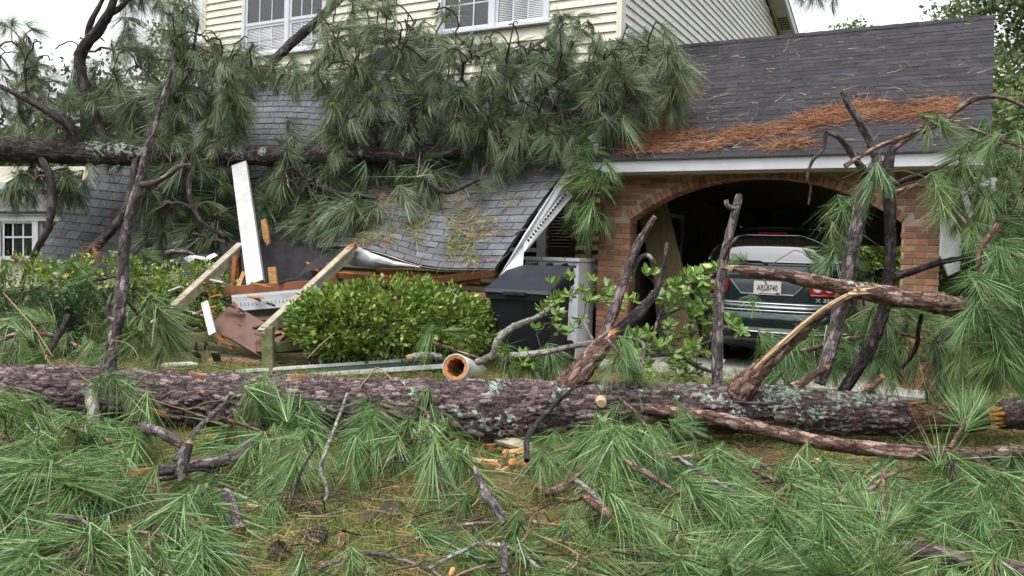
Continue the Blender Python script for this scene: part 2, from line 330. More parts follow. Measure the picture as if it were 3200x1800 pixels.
M['cone_grey'] = mat('old_pine_cone', (.13, .095, .075), (.20, .15, .12), scale=40, rough=.85, rnd=.2)
M['cone_green'] = mat('green_pine_cone', (.20, .30, .07), (.30, .36, .12), scale=40, rough=.7, rnd=.15)
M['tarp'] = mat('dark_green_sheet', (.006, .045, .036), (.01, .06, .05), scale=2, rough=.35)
M['awning'] = mat('dark_bay_roof', (.07, .072, .078), (.12, .12, .125), scale=5, rough=.7)
M['vine'] = mat('dry_vine', (.20, .13, .08), (.30, .20, .12), scale=20, rough=.8)
# ================================================================== GROUND
def ground():
    xs = np.concatenate((np.linspace(-300, -9, 14), np.linspace(-8, 8, 120), np.linspace(9, 300, 14)))
    ys = np.concatenate((np.linspace(-60, 2.5, 8), np.linspace(3, 12, 90), np.linspace(13, 500, 22)))
    X, Y = np.meshgrid(xs, ys); Z = gz(X, Y)+np.where((np.abs(X) < 8.5) & (Y > 2.5) & (Y < 8.8), (fbm(np.stack((X*1.5, Y*1.5, X*0), -1), 3)-.5)*.06, 0)-.004
    n, m = X.shape; V = np.stack((X, Y, Z), -1).reshape(-1, 3); I = np.arange(n*m).reshape(n, m)
    Fq = np.stack((I[:-1, :-1], I[:-1, 1:], I[1:, 1:], I[1:, :-1]), -1).reshape(-1, 4)
    add('ground', meshnp('ground', V, Fq, M['soil'], True), kind='structure', label='earth yard under the fallen pine branches')
ground()
fl = MB(); fl.box(1.25, 4.9, -.6, 6.3, -.02, .012, H); fl.obj('carport_floor', M['concrete'], kind='structure')
def scatter_strands(name, n, where, L, w, mt, parent=None, flat=.25, curve=.25, upz=(0, .02), **k):
    """n thin curved strands; where() -> (points, ground normals up)"""
    p = where(n); th = RNG.uniform(0, 2*math.pi, n); el = RNG.normal(0, flat, n); Ls = L*RNG.uniform(.6, 1.15, n)
    d = np.stack((np.cos(th)*np.cos(el), np.sin(th)*np.cos(el), np.abs(np.sin(el))), -1)
    return strands(name, p, d, Ls, w, mt, parent, curve, **k)
def strands(name, p, d, Ls, w, mt, parent=None, curve=.25, seg=2, droop=None, **k):
    n = len(p); side = np.cross(d, RNG.normal(size=(n, 3))); side /= np.linalg.norm(side, axis=1)[:, None]+1e-9; bend = np.cross(d, side)*RNG.normal(0, curve, n)[:, None]
    if droop is not None: bend = bend+droop
    rows = []
    for j in range(seg+1):
        t = j/seg; c = p+d*(Ls*t)[:, None]+bend*(Ls*t*t)[:, None]; ww = w*(1-.75*t)
        rows.append(c-side*ww/2); rows.append(c+side*ww/2)
    V = np.stack(rows, 1); m = 2*(seg+1); I = (np.arange(n)*m)[:, None]
    Fq = np.concatenate([np.stack((I[:, 0]+2*j, I[:, 0]+2*j+1, I[:, 0]+2*j+3, I[:, 0]+2*j+2), -1) for j in range(seg)], 0)
    return add(name, meshnp(name, V.reshape(-1, 3), Fq, mt), parent, **k)

# ================================================================== CARPORT
EAVE_V, EAVE_Z, RID_V, RID_Z = -.35, 2.41, 3.2, 4.64
carport = empty('carport', H(3.1, 0, 0), label='brick carport wing with a wide arch and dark shingled roof', cat='carport')
AU, AZ, AR = 3.10, -.276, 2.49; AL, ARR = 1.617, 4.583; GU0, GU1 = 1.21, 4.948; ZTOP = 2.262
def arch_z(u, R=AR): return AZ+math.sqrt(max(0, R*R-(u-AU)**2))
mb = MB(); ins = .008
prof = [(GU0+ins, 0), (AL-ins, 0), (AL-ins, arch_z(AL))]+[(u, arch_z(u)+.01) for u in np.linspace(AL, ARR, 41)]+[(ARR+ins, arch_z(ARR)), (ARR+ins, 0), (GU1-ins, 0), (GU1-ins, ZTOP), (GU0+ins, ZTOP)]
import bmesh
def ngon_prism(name, poly, ext, mt, parent, **k):
    b = bmesh.new(); vs = [b.verts.new(tuple(map(float, p))) for p in poly]; f = b.faces.new(vs)
    r = bmesh.ops.extrude_face_region(b, geom=[f]); e = Vector(tuple(map(float, ext)))
    for g in r['geom']:
        if isinstance(g, bmesh.types.BMVert): g.co += e
    bmesh.ops.triangulate(b, faces=b.faces[:]); bmesh.ops.recalc_face_normals(b, faces=b.faces[:])
    me = bpy.data.meshes.new(name); b.to_mesh(me); b.free(); return add(name, me, parent, mt, **k)
bw = ngon_prism('brick_wall', [H(u, .006, z) for u, z in prof], H(0, .244, 0)-H(0, 0, 0), M['mortar'], carport)
BL, BH, BD, MO = .203, .0577, .098, .010
brick_me = MB().box(-.5, .5, -.5, .5, -.5, .5).mesh('brick', bevel=.035); brick_me.materials.append(M['brick'])
bricks = []          # (u, v, z, lu, lv, lz, rot about v)
nrow = int(ZTOP/.0677)+1
def ext_u(z):        # arch ring outer half width at height z
    R = AR+.105
    return math.sqrt(max(0, R*R-(z-AZ)**2)) if z-AZ < R else 0
for r in range(nrow):
    z = r*.0677+.034
    if z+.03 > ZTOP: continue
    u = GU0-(r % 2)*(BL+MO)/2
    while u < GU1:
        a, b = max(u, GU0), min(u+BL, GU1); u += BL+MO
        segs = []
        if z < arch_z(AL)-.02: segs = [(a, min(b, AL)), (max(a, ARR), b)]
        else:
            e = max(ext_u(z-.03), ext_u(z+.03)); segs = [(a, min(b, AU-e)), (max(a, AU+e), b)] if e > 0 else [(a, b)]
        for a2, b2 in segs:
            if b2-a2 > .035: bricks.append(((a2+b2)/2, BD/2-RNG.uniform(0, .004), z, b2-a2, BD, BH, 0))
            if z < 1.72 and abs(b2-AL) < .002: bricks.append((AL-.049, .098+.076, z, .098, .142, BH, 0))       # reveal of the left pier
a0 = math.atan2(arch_z(AL)-AZ, AL-AU); a1 = math.atan2(arch_z(ARR)-AZ, ARR-AU); na = int((a0-a1)*(AR+.05)/.0677)
arch_b = []
for i in range(na):
    a = a0+(a1-a0)*(i+.5)/na; R = AR+.05
    arch_b.append((AU+R*math.cos(a), BD/2-.010, AZ+R*math.sin(a), .058, BD+.016, .1, a-math.pi/2))
    arch_b.append((AU+R*math.cos(a), .10+.075, AZ+R*math.sin(a), .058, .142, .1, a-math.pi/2))
def put_brick(b, name, par):
    m = Matrix.Translation(Vector(H(b[0], b[1], b[2]))) @ HR @ Matrix.Rotation(-b[6], 4, 'Y') @ Matrix.Diagonal((b[3], b[4], b[5], 1))
    add(name, brick_me, par, m=m)
def brick_stuff(bs, name, par):
    s = MB()
    for b in bs:
        R = np.array((Matrix.Rotation(-b[6], 3, 'Y')))
        def T(x, y, z, b=b, R=R): q = R@np.array((x*b[3], y*b[4], z*b[5])); return H(b[0]+q[0], b[1]+q[1], b[2]+q[2])
        s.box(-.5, .5, -.5, .5, -.5, .5, T)
    s.obj(name, M['brick'], par, kind='stuff')
vis = [b for b in bricks if b[2] > .55 or b[0] > 4.5]; vis.sort(key=lambda b: -b[2]+(0 if b[0] < 2 else .3)); hid = [b for b in bricks if b not in vis]
for b in vis[:290]: put_brick(b, 'brick', bw)
if vis[290:]+hid: brick_stuff(vis[290:]+hid, 'lower_brick_courses', bw)
for b in arch_b: put_brick(b, 'arch_brick', bw)
# side and rear walls, ceiling, gable
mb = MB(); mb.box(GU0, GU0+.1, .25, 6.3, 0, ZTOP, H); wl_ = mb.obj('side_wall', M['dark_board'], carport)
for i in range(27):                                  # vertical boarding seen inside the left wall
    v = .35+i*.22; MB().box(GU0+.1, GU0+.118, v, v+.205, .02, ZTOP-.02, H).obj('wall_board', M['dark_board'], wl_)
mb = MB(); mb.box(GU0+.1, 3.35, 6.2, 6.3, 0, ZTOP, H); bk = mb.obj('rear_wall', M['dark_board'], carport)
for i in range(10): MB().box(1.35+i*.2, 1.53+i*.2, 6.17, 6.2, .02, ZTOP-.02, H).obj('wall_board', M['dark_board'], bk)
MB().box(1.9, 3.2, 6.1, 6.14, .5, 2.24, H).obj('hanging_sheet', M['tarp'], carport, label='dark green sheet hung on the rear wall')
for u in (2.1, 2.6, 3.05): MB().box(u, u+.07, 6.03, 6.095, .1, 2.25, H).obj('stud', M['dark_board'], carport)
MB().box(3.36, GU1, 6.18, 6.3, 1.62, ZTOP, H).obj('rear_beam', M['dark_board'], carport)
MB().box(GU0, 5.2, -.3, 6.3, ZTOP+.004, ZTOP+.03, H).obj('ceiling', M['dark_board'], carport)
mb = MB(); mb.box(1.318+.003, 1.36, 2.2, 2.26, .95, 1.95, H).box(1.321, 1.36, 3.0, 3.06, .95, 1.95, H).box(1.321, 1.36, 2.262, 2.998, .95, 1.01, H).box(1.321, 1.36, 2.262, 2.998, 1.89, 1.95, H)
wf = mb.obj('side_window', M['trim_grey'], carport); MB().box(1.322, 1.33, 2.265, 2.995, 1.013, 1.887, H).obj('pane', M['glass_dark'], wf)
# roof deck and its shingles
SL = math.hypot(RID_V-EAVE_V, RID_Z-EAVE_Z); ru0 = .75
def ru1(t): return 5.33+.10*t
def RF(u, t, o=0): # t 0 eave..1 ridge, o outwards
    n = np.array((-(RID_Z-EAVE_Z), RID_V-EAVE_V))/SL
    return H(u, EAVE_V+(RID_V-EAVE_V)*t+n[0]*o, EAVE_Z+(RID_Z-EAVE_Z)*t+n[1]*o)
mb = MB(); mb.hexa([RF(ru0, 0, -.03), RF(ru1(0), 0, -.03), RF(ru1(1), 1, -.03), RF(ru0, 1, -.03), RF(ru0, 0), RF(ru1(0), 0), RF(ru1(1), 1), RF(ru0, 1)])
q = [H(ru0, RID_V, RID_Z-.03), H(ru1(1), RID_V, RID_Z-.03), H(ru1(0), 6.75, 2.38), H(ru0, 6.75, 2.38), H(ru0, RID_V, RID_Z), H(ru1(1), RID_V, RID_Z), H(ru1(0), 6.75, 2.41), H(ru0, 6.75, 2.41)]
mb.hexa(q); rdeck = mb.obj('roof', M['felt'], carport)
NC = 29; sh = []
for r in range(NC):
    t0, t1 = r/NC, min(1.0, (r+1.25)/NC); u = ru0+(r % 2)*.165+RNG.uniform(-.02, .02)
    u = ru0-.33+((r*.137) % .33)
    while u < ru1(t0):
        a, b = max(u, ru0)+.004, min(u+.326, ru1(t0)+.03); u += .333
        if b-a > .03: sh.append((a, b, t0, t1, RNG.uniform(.006, .011)))
vis = [s for s in sh if s[0] > 1.6]; vis.sort(key=lambda s: s[2]-s[0]*.1)
def sh_box(mb, s):
    a, b, t0, t1, h = s
    return mb.hexa([RF(a, t0-.004, .001), RF(b, t0-.004, .001), RF(b, t1, .0005), RF(a, t1, .0005), RF(a, t0-.004, h), RF(b, t0-.004, h), RF(b, t1, .004), RF(a, t1, .004)])
for s in vis[:298]: sh_box(MB(), s).obj('shingle', M['shingle'], rdeck)
mb = MB()
for s in vis[298:]+[x for x in sh if x[0] <= 1.6]: sh_box(mb, s)
mb.obj('upper_shingles', M['shingle'], rdeck, kind='stuff')
u = ru0
while u < ru1(1)-.05:      # ridge caps
    b = min(u+.30, ru1(1)+.02)
    MB().raw([RF(u, .97, .012), RF(b, .97, .018), H(b, RID_V, RID_Z+.03), H(u, RID_V, RID_Z+.022), H(b, RID_V+.12, RID_Z-.05), H(u, RID_V+.12, RID_Z-.06)], [(0, 1, 2, 3), (3, 2, 4, 5)]).obj('ridge_shingle', M['shingle'], rdeck); u += .25
MB().box(.95, 5.30, EAVE_V, EAVE_V+.025, 2.268, 2.405, H).obj('fascia', M['white'], carport)
MB().box(.95, 5.30, EAVE_V+.025, -.003, 2.262, 2.272, H).obj('soffit', M['soffit'], carport)
MB().box(.95, 5.3, EAVE_V-.03, EAVE_V-.002, 2.40, 2.413, H).obj('drip_edge', M['felt'], carport)
def gable(u0, u1, name, mt):
    mb = MB(); mb.prism([H(u0, 0, ZTOP), H(u0, 6.3, ZTOP), H(u0, RID_V, RID_Z-.18)], H(u1-u0, 0, 0)-H(0, 0, 0)); return mb.obj(name, mt, carport)
gable(4.85, 4.94, 'gable_wall', M['cream'])
mb = MB(); mb.hexa([RF(5.31, 0, -.17), RF(5.33, 0, -.17), RF(5.43, 1, -.17), RF(5.41, 1, -.17), RF(5.31, 0, -.035), RF(5.33, 0, -.035), RF(5.43, 1, -.035), RF(5.41, 1, -.035)]); mb.obj('rake_board', M['white_dirty'], carport)
# leaning plywood inside the arch, left
def leaning(name, a, b, w, th, mt, label, cat, up=(0, -1, 0)):
    MB().bar(a, b, w, th, up).obj(name, mt, None, label=label, cat=cat)
leaning('plywood_sheet', H(2.1, 1.0, .012), H(1.50, 1.05, 2.05), .42, .016, M['ply'], 'brown plywood sheet leaning inside the carport arch', 'plywood', up=tuple(-H(0, 1, 0)+H(0, 0, 0)))
leaning('leaning_board', H(1.82, .9, .012), H(1.45, 1.3, 1.9), .14, .03, M['dark_board'], 'narrow dark board leaning beside the plywood sheet in the carport', 'board', up=tuple(-H(0, 1, 0)+H(0, 0, 0)))

# ================================================================== MAIN HOUSE
VM = 1.5; UW = .83; UL = hit_v(632, 170, VM)[0]; EX = .136
house = empty('house', H(-3, VM, 0), label='two-storey cream clapboard house with white sash windows behind the fallen tree', cat='house')
EVZ, GRZ, VB = 7.35, 9.05, 12.85
mb = MB(); mb.box(UL, UW-.02, VM+.02, VM+.12, 0, EVZ, H); fw = mb.obj('front_wall', M['cream'], house)
poly = [H(UW-.03, VM+.13, 0), H(UW-.03, VB, 0), H(UW-.03, VB, 7.26), H(UW-.03, 7.2, 7.26+(VB-7.2)*.27), H(UW-.03, VM+.13, 7.26+.0)]
sw = MB().prism(poly, H(.0, 0, 0)-H(.1, 0, 0)).obj('side_wall', M['side'], house)
# windows: (px left casing, px right casing, py bottom of sill at mid, meeting rail py)
WIN = []
for (pxl, pxm, pxr, pyb, mid, op) in ((761, 901, 1022, 160, 66, 0), (1371, 1541, 1718, 84, -150, 1)):
    u0 = hit_v(pxl, 60, VM)[0]; u1 = hit_v(pxr, 60, VM)[0]; um = hit_v(pxm, 60, VM)[0]; zb = hit_v(pxm, pyb, VM)[1]; zm = hit_v(pxm, mid, VM)[1]
    WIN.append((u0, um, u1, zb, zb+1.62, zb+.82 if op else zm))
# ground-floor window with shutter (porch level)
us0, zs0 = hit_v(1714, 800, VM); us1, zs1 = hit_v(1802, 655, VM)
segz = []
nb = int(EVZ/EX)
for i in range(nb):
    z0, z1 = i*EX, (i+1)*EX+.012
    cuts = sorted([(w[0]-.002, w[2]+.002) for w in WIN if z1 > w[3]-.02 and z0 < w[4]+.12])
    a = UL+.1; spans = []
    for c0, c1 in cuts: spans.append((a, c0)); a = c1
    spans.append((a, UW-.07))
    mtl = M['tan'] if z1 < 3.2 else M['cream']
    for a, b in spans:
        if b-a < .02: continue
        MB().hexa([H(a, VM-.024, z0), H(b, VM-.024, z0), H(b, VM+.02, z0), H(a, VM+.02, z0), H(a, VM-.001+.008, z1), H(b, VM-.001+.008, z1), H(b, VM+.02, z1), H(a, VM+.02, z1)]).obj('siding_board', mtl, fw)
for k, (a, b) in enumerate(((UL-.01, UL+.098), (UW-.068, UW+.014))): MB().box(a, b, VM-.030, VM+.022, 0, EVZ, H).obj('corner_board', M['cream'], fw)
MB().box(UW-.015, UW+.016, VM+.024, VM+.11, 0, EVZ, H).obj('corner_board', M['side'], sw)
for i in range(25, 68):
    z0, z1 = i*EX, (i+1)*EX+.012
    zr = lambda v: 7.26+(min(VB-v, v-VM))*.27 if True else 0
    # extent of this course under the rake
    top = 7.26+(VB-7.2)*.27
    if z1 > top: break
    a, b = VM+.115, VB
    if z1 > 7.26: a, b = VM+(z1-7.26)/.27+.1, VB-(z1-7.26)/.27
    if b-a < .3: break
    MB().hexa([H(UW-.03, a, z0), H(UW-.03, b, z0), H(UW+.020, b, z0), H(UW+.020, a, z0), H(UW-.03, a, z1), H(UW-.03, b, z1), H(UW-.008, b, z1), H(UW-.008, a, z1)]).obj('siding_board', M['side'], sw)
# rake soffit with vent and fascia
RZ = lambda v: 7.26+(min(VB-v, v-VM))*.27
for (va, vb) in ((7.2, VB+.7),):
    MB().hexa([H(UW+.014, va, RZ(va)-.0), H(UW+.40, va, RZ(va)), H(UW+.40, vb, 7.26-(vb-VB)*.27), H(UW+.014, vb, 7.26-(vb-VB)*.27), H(UW+.014, va, RZ(va)+.03), H(UW+.40, va, RZ(va)+.03), H(UW+.40, vb, 7.29-(vb-VB)*.27), H(UW+.014, vb, 7.29-(vb-VB)*.27)]).obj('rake_soffit', M['soffit'], house)
    MB().hexa([H(UW+.402, va, RZ(va)-.06), H(UW+.44, va, RZ(va)-.06), H(UW+.44, vb, 7.20-(vb-VB)*.27), H(UW+.402, vb, 7.20-(vb-VB)*.27), H(UW+.402, va, RZ(va)+.14), H(UW+.44, va, RZ(va)+.14), H(UW+.44, vb, 7.40-(vb-VB)*.27), H(UW+.402, vb, 7.40-(vb-VB)*.27)]).obj('rake_fascia', M['white'], house)
sl = lambda v: 7.26+(VB-v)*.27
vv0, vv1 = 12.0, 12.55
vent = MB().hexa([H(UW+.10, vv0, sl(vv0)-.012), H(UW+.34, vv0, sl(vv0)-.012), H(UW+.34, vv1, sl(vv1)-.012), H(UW+.10, vv1, sl(vv1)-.012), H(UW+.10, vv0, sl(vv0)-.001), H(UW+.34, vv0, sl(vv0)-.001), H(UW+.34, vv1, sl(vv1)-.001), H(UW+.10, vv1, sl(vv1)-.001)]).obj('soffit_vent', M['car_black'], house)
for k in range(5):
    v = vv0+.03+k*.105; MB().box(UW+.11, UW+.33, v, v+.025, sl(v)-.03, sl(v)-.0125, H).obj('louvre', M['soffit'], vent)
MB().hexa([H(UL-.3, VM-.4, 7.2), H(UW+.44, VM-.4, 7.2), H(UW+.44, 7.2, 8.93), H(UL-.3, 7.2, 8.93), H(UL-.3, VM-.4, 7.3), H(UW+.44, VM-.4, 7.3), H(UW+.44, 7.2, 9.0), H(UL-.3, 7.2, 9.0)]).hexa([H(UL-.3, 7.2, 8.93), H(UW+.44, 7.2, 8.93), H(UW+.44, 13.6, 7.22), H(UL-.3, 13.6, 7.22), H(UL-.3, 7.2, 9.0), H(UW+.44, 7.2, 9.0), H(UW+.44, 13.6, 7.29), H(UL-.3, 13.6, 7.29)]).obj('roof', M['shingle'], house)
MB().box(UL, UL+.1, VM+.13, VB, 0, 7.2, H).obj('far_side_wall', M['cream'], house)
# windows
def window(par, u0, um, u1, zb, zt, zm, cols=3, op=0):
    v = VM-.016; T = M['trim_grey']
    mb = MB(); mb.box(u0, u0+.07, v-.03, VM+.018, zb, zt, H).box(u1-.07, u1, v-.03, VM+.018, zb, zt, H).box(um-.045, um+.045, v-.028, VM+.018, zb, zt, H)
    mb.box(u0-.03, u1+.03, v-.06, VM+.018, zb-.045, zb, H).box(u0-.02, u1+.02, v-.04, VM+.018, zt, zt+.09, H)
    w = mb.obj('window', T, par)
    for n, (a, b) in enumerate(((u0+.07, um-.045), (um+.045, u1-.07))):
        for (s0, s1, vo) in ((zm, zt, -.012), (zb, zm-.002, .0 if True else 0)):
            rows = 2
            f = .045; vv = v+vo+.012
            sash = MB().box(a, a+f, vv, vv+.03, s0, s1, H).box(b-f, b, vv, vv+.03, s0, s1, H).box(a+f, b-f, vv, vv+.03, s0, s0+.055, H).box(a+f, b-f, vv, vv+.03, s1-.045, s1, H).obj('sash', T, w)
            gu = np.linspace(a+f, b-f, cols+1); gz_ = np.linspace(s0+.055, s1-.045, rows+1)
            for i in range(1, cols): MB().box(gu[i]-.009, gu[i]+.009, vv+.004, vv+.028, s0+.055, s1-.045, H).obj('muntin', T, w)
            for j in range(1, rows): MB().box(a+f, b-f, vv+.005, vv+.027, gz_[j]-.009, gz_[j]+.009, H).obj('muntin', T, w)
            for i in range(cols):
                for j in range(rows):
                    tl = RNG.normal(0, .012); me = MB().hexa([H(x, vv+.014+y+tl*(x-gu[i]), z) for z in (gz_[j]+.002, gz_[j+1]-.002) for (x, y) in ((gu[i]+.002, 0), (gu[i+1]-.002, 0), (gu[i+1]-.002, .004), (gu[i]+.002, .004))]); me.obj('pane', M['glass'] , w)
    return w
def glass_mat():
    m = bpy.data.materials.new('clear_pane'); m.use_nodes = True; t = m.node_tree; L = t.links
    g = nd(t, 'ShaderNodeBsdfGlossy', Roughness=.02); tr = nd(t, 'ShaderNodeBsdfTransparent'); tr.inputs[0].default_value = (.86, .9, .92, 1)
    fr = nd(t, 'ShaderNodeFresnel', IOR=1.9); mx = nd(t, 'ShaderNodeMixShader'); L.new(fr.outputs[0], mx.inputs[0]); L.new(tr.outputs[0], mx.inputs[1]); L.new(g.outputs[0], mx.inputs[2]); L.new(mx.outputs[0], t.nodes['Material Output'].inputs[0]); return m
M['glass'] = glass_mat()
for k, (u0, um, u1, zb, zt, zm) in enumerate(WIN):
    w = window(fw, u0, um, u1, zb, zt, zm)
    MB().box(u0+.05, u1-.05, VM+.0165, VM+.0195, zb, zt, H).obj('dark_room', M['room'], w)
    for n, (a, b) in enumerate(((u0+.12, um-.1), (um+.1, u1-.12))):
        s = MB(); z = zt-.05; zend = zb+.03 if (k, n) != (1, 0) else zb+.55
        while z > zend:
            s.hexa([H(a, VM+.006, z), H(b, VM+.006, z), H(b, VM+.014, z+.012), H(a, VM+.014, z+.012), H(a, VM+.007, z+.003), H(b, VM+.007, z+.003), H(b, VM+.015, z+.0215), H(a, VM+.015, z+.0215)]); z -= .027
        s.obj('blind', M['blind'], w, kind='stuff')
# ground-floor window edge and louvred shutter near the carport
ut0 = hit_v(1683, 720, VM)[0]; ut1 = hit_v(1712, 720, VM)[0]
gw = MB().box(ut0, ut1, VM-.05, VM-.016, zs0-.25, zs1+.5, H).obj('window_casing', M['trim_grey'], fw)
MB().box(ut0-.8, ut0-.004, VM-.03, VM-.016, zs0-.25, zs1+.5, H).obj('pane', M['glass_dark'], gw)
MB().box(ut0-.8, ut0-.004, VM-.045, VM-.0302, zs0+.05, zs0+.11, H).obj('sash_rail', M['trim_grey'], gw)
shh = MB().box(us0+.01, us0+.07, VM-.06, VM-.02, zs0, zs1+.35, H).box(us1-.06, us1, VM-.06, VM-.02, zs0, zs1+.35, H).box(us0+.07, us1-.06, VM-.058, VM-.022, zs0, zs0+.13, H).box(us0+.07, us1-.06, VM-.058, VM-.022, zs1+.27, zs1+.35, H).box(us0+.07, us1-.06, VM-.024, VM-.018, zs0+.13, zs1+.27, H).obj('shutter', M['shutter'], fw)
z = zs0+.14
while z < zs1+.26:
    MB().hexa([H(us0+.07, VM-.062, z), H(us1-.06, VM-.062, z), H(us1-.06, VM-.056, z), H(us0+.07, VM-.056, z), H(us0+.07, VM-.036, z+.036), H(us1-.06, VM-.036, z+.036), H(us1-.06, VM-.030, z+.036), H(us0+.07, VM-.030, z+.036)]).obj('slat', M['shutter'], shh); z += .047
uc = hit_v(1842, 800, VM)[0]; MB().box(uc-.05, uc+.04, VM-.035, VM-.0155, .3, 3.1, H).obj('corner_board', M['tan'], fw)

# ================================================================== BAY-WINDOW HOUSE at the far left
nh = empty('bay_window_house', P(40, 800, 18.0), label='cream house with a white bay window under a curved dark roof at the left edge', cat='house')
Yb = 17.6
def PB(px, py, d=0): return P(px, py, Yb+d)
def pbox(x0, x1, y0, y1, d0, d1, name, mt, par, dz=0):
    c = [PB(x0, y1, d0), PB(x1, y1+dz, d0), PB(x1, y1+dz, d1), PB(x0, y1, d1), PB(x0, y0, d0), PB(x1, y0+dz, d0), PB(x1, y0+dz, d1), PB(x0, y0, d1)]
    return MB().hexa(c).obj(name, mt, par)
pbox(-400, 330, 520, 900, .6, .8, 'wall', M['cream'], nh)
pbox(-400, 340, 570, 592, .35, .58, 'cornice', M['white'], nh)
pbox(-400, 340, 592, 612, .45, .59, 'frieze', M['white'], nh)
for i in range(28): pbox(-20+i*9, -15.5+i*9, 598, 604, .40, .449, 'dentil', M['white_dirty'], nh)
# curved bay roof: swept concave profile
mb = MB(); prof = [(0, 0), (.10, .10), (.28, .30), (.42, .62), (.5, 1.0)]
rows = []
for k, (dd, hh) in enumerate(prof):
    y = 668-hh*58; ins_ = dd*90
    rows.append([PB(-300, y, dd*.9-.35), PB(150-ins_*.9+20, y, dd*.9-.35), PB(235-ins_*.3, y, dd*.9+.1)])
for r in range(len(rows)-1):
    for j in range(2): mb.raw([rows[r][j], rows[r][j+1], rows[r+1][j+1], rows[r+1][j]], [(0, 1, 2, 3)])
bo = mb.obj('bay_roof', M['awning'], nh, smooth=False)
pbox(-300, 232, 660, 669, -.36, .3, 'bay_roof_edge', M['felt'], nh)
bw2 = pbox(-300, 240, 671, 690, -.30, .5, 'bay_head', M['white'], nh)
pbox(-300, 3, 690, 832, -.2, .5, 'bay_panel', M['white'], nh)
pbox(100, 118, 690, 835, -.29, .5, 'bay_post', M['white'], nh); pbox(118, 134, 690, 835, -.2, .5, 'bay_post', M['white_dirty'], nh)
pbox(3, 118, 800, 812, -.33, .5, 'bay_sill', M['white'], nh); pbox(-300, 240, 812, 900, -.15, .5, 'bay_base', M['cream'], nh)
sh_ = MB()
wb = pbox(8, 100, 692, 698, -.27, -.2, 'window_frame', M['white'], nh); pbox(8, 14, 698.3, 800, -.27, -.2, 'window_frame', M['white'], nh)
for x in (38, 70): pbox(x, x+5, 698.3, 800, -.25, -.2, 'muntin', M['white'], nh)
pbox(14, 100, 738, 744, -.255, -.21, 'muntin', M['white'], nh)
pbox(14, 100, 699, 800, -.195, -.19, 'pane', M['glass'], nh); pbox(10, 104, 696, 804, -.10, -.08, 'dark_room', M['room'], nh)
for i in range(22): pbox(45, 100, 700+i*4.6, 703.6+i*4.6, -.16, -.13, 'blind_slat', M['soffit'], nh)
pbox(134, 240, 692, 812, -.05, .5, 'bay_side', M['white_dirty'], nh); pbox(136, 165, 705, 800, -.10, -.052, 'side_pane', M['glass_dark'], nh)

# ================================================================== COLLAPSED PORCH ROOF
CTRL = [ # per column, top -> eave: (px, py, Y)
 [(440, 285, 14.3), (375, 385, 13.9), (300, 505, 13.6), (195, 670, 13.3), (90, 838, 13.1)],
 [(650, 275, 13.8), (600, 390, 13.3), (545, 520, 12.7), (480, 690, 12.3), (420, 862, 12.0)],
 [(900, 262, 13.2), (870, 380, 12.6), (840, 500, 12.2), (800, 650, 12.0), (760, 800, 11.8)],
 [(1150, 255, 12.6), (1150, 400, 11.9), (1140, 540, 11.2), (1120, 660, 10.5), (1090, 772, 9.9)],
 [(1450, 250, 11.9), (1440, 400, 11.3), (1415, 550, 10.6), (1375, 700, 9.9), (1335, 832, 9.4)],
 [(1985, 245, 10.9), (1870, 395, 10.45), (1765, 530, 10.0), (1640, 700, 9.5), (1545, 840, 9.1)]]
CP = np.array([[P(*c) for c in col] for col in CTRL])
def cat1(Pp, x):
    n = len(Pp); x = min(max(x, 0), n-1-1e-6); i = int(x); t = x-i; g = lambda k: Pp[k] if 0 <= k < n else (2*Pp[0]-Pp[1] if k < 0 else 2*Pp[-1]-Pp[-2])
    p0, p1, p2, p3 = g(i-1), g(i), g(i+1), g(i+2)
    return .5*((2*p1)+(-p0+p2)*t+(2*p0-5*p1+4*p2-p3)*t*t+(-p0+3*p1-3*p2+p3)*t**3)
def SURF(s, t): return cat1([cat1(CP[c], t*4) for c in range(6)], s*5)
NS, NT = 90, 48
GS_ = np.array([[SURF(i/NS, j/NT) for j in range(NT+1)] for i in range(NS+1)])
du = np.gradient(GS_, axis=0); dv = np.gradient(GS_, axis=1); NN = np.cross(du, dv); NN /= np.linalg.norm(NN, axis=2)[..., None]; NN *= np.sign(-NN[..., 1:2])
def surf(s, t, o=0):
    x, y = min(max(s, 0), 1)*NS, min(max(t, 0), 1)*NT; i, j = min(int(x), NS-1), min(int(y), NT-1); a, b = x-i, y-j
    q = lambda A: A[i, j]*(1-a)*(1-b)+A[i+1, j]*a*(1-b)+A[i, j+1]*(1-a)*b+A[i+1, j+1]*a*b
    return q(GS_)+q(NN)*o
SPX = proj(GS_.reshape(-1, 3)); SYY = GS_.reshape(-1, 3)[:, 1]
def roof_Y(px, py):
    d = (SPX[:, 0]-px)**2+(SPX[:, 1]-py)**2; k = d.argmin(); return SYY[k] if d[k] < 45**2 else None
porch = empty('porch_roof', surf(.6, 1), label='collapsed grey shingled porch roof sagging under the fallen pine', cat='roof')
I = np.arange((NS+1)*(NT+1)).reshape(NS+1, NT+1); Fq = np.stack((I[:-1, :-1], I[1:, :-1], I[1:, 1:], I[:-1, 1:]), -1).reshape(-1, 4)
nV = (NS+1)*(NT+1); Vt = (GS_-NN*.012).reshape(-1, 3); Vb = (GS_-NN*.045).reshape(-1, 3)
edge = lambda A: [(A[k], A[k+1], A[k+1]+nV, A[k]+nV) for k in range(len(A)-1)]
Fall = np.vstack((Fq, (Fq+nV)[:, ::-1], np.array(edge(I[:, 0])+edge(I[:, -1][::-1])+edge(I[0][::-1])+edge(I[-1]))))
deck = add('roof_deck', meshnp('roof_deck', np.vstack((Vt, Vb)), Fall, M['felt'], False), porch)
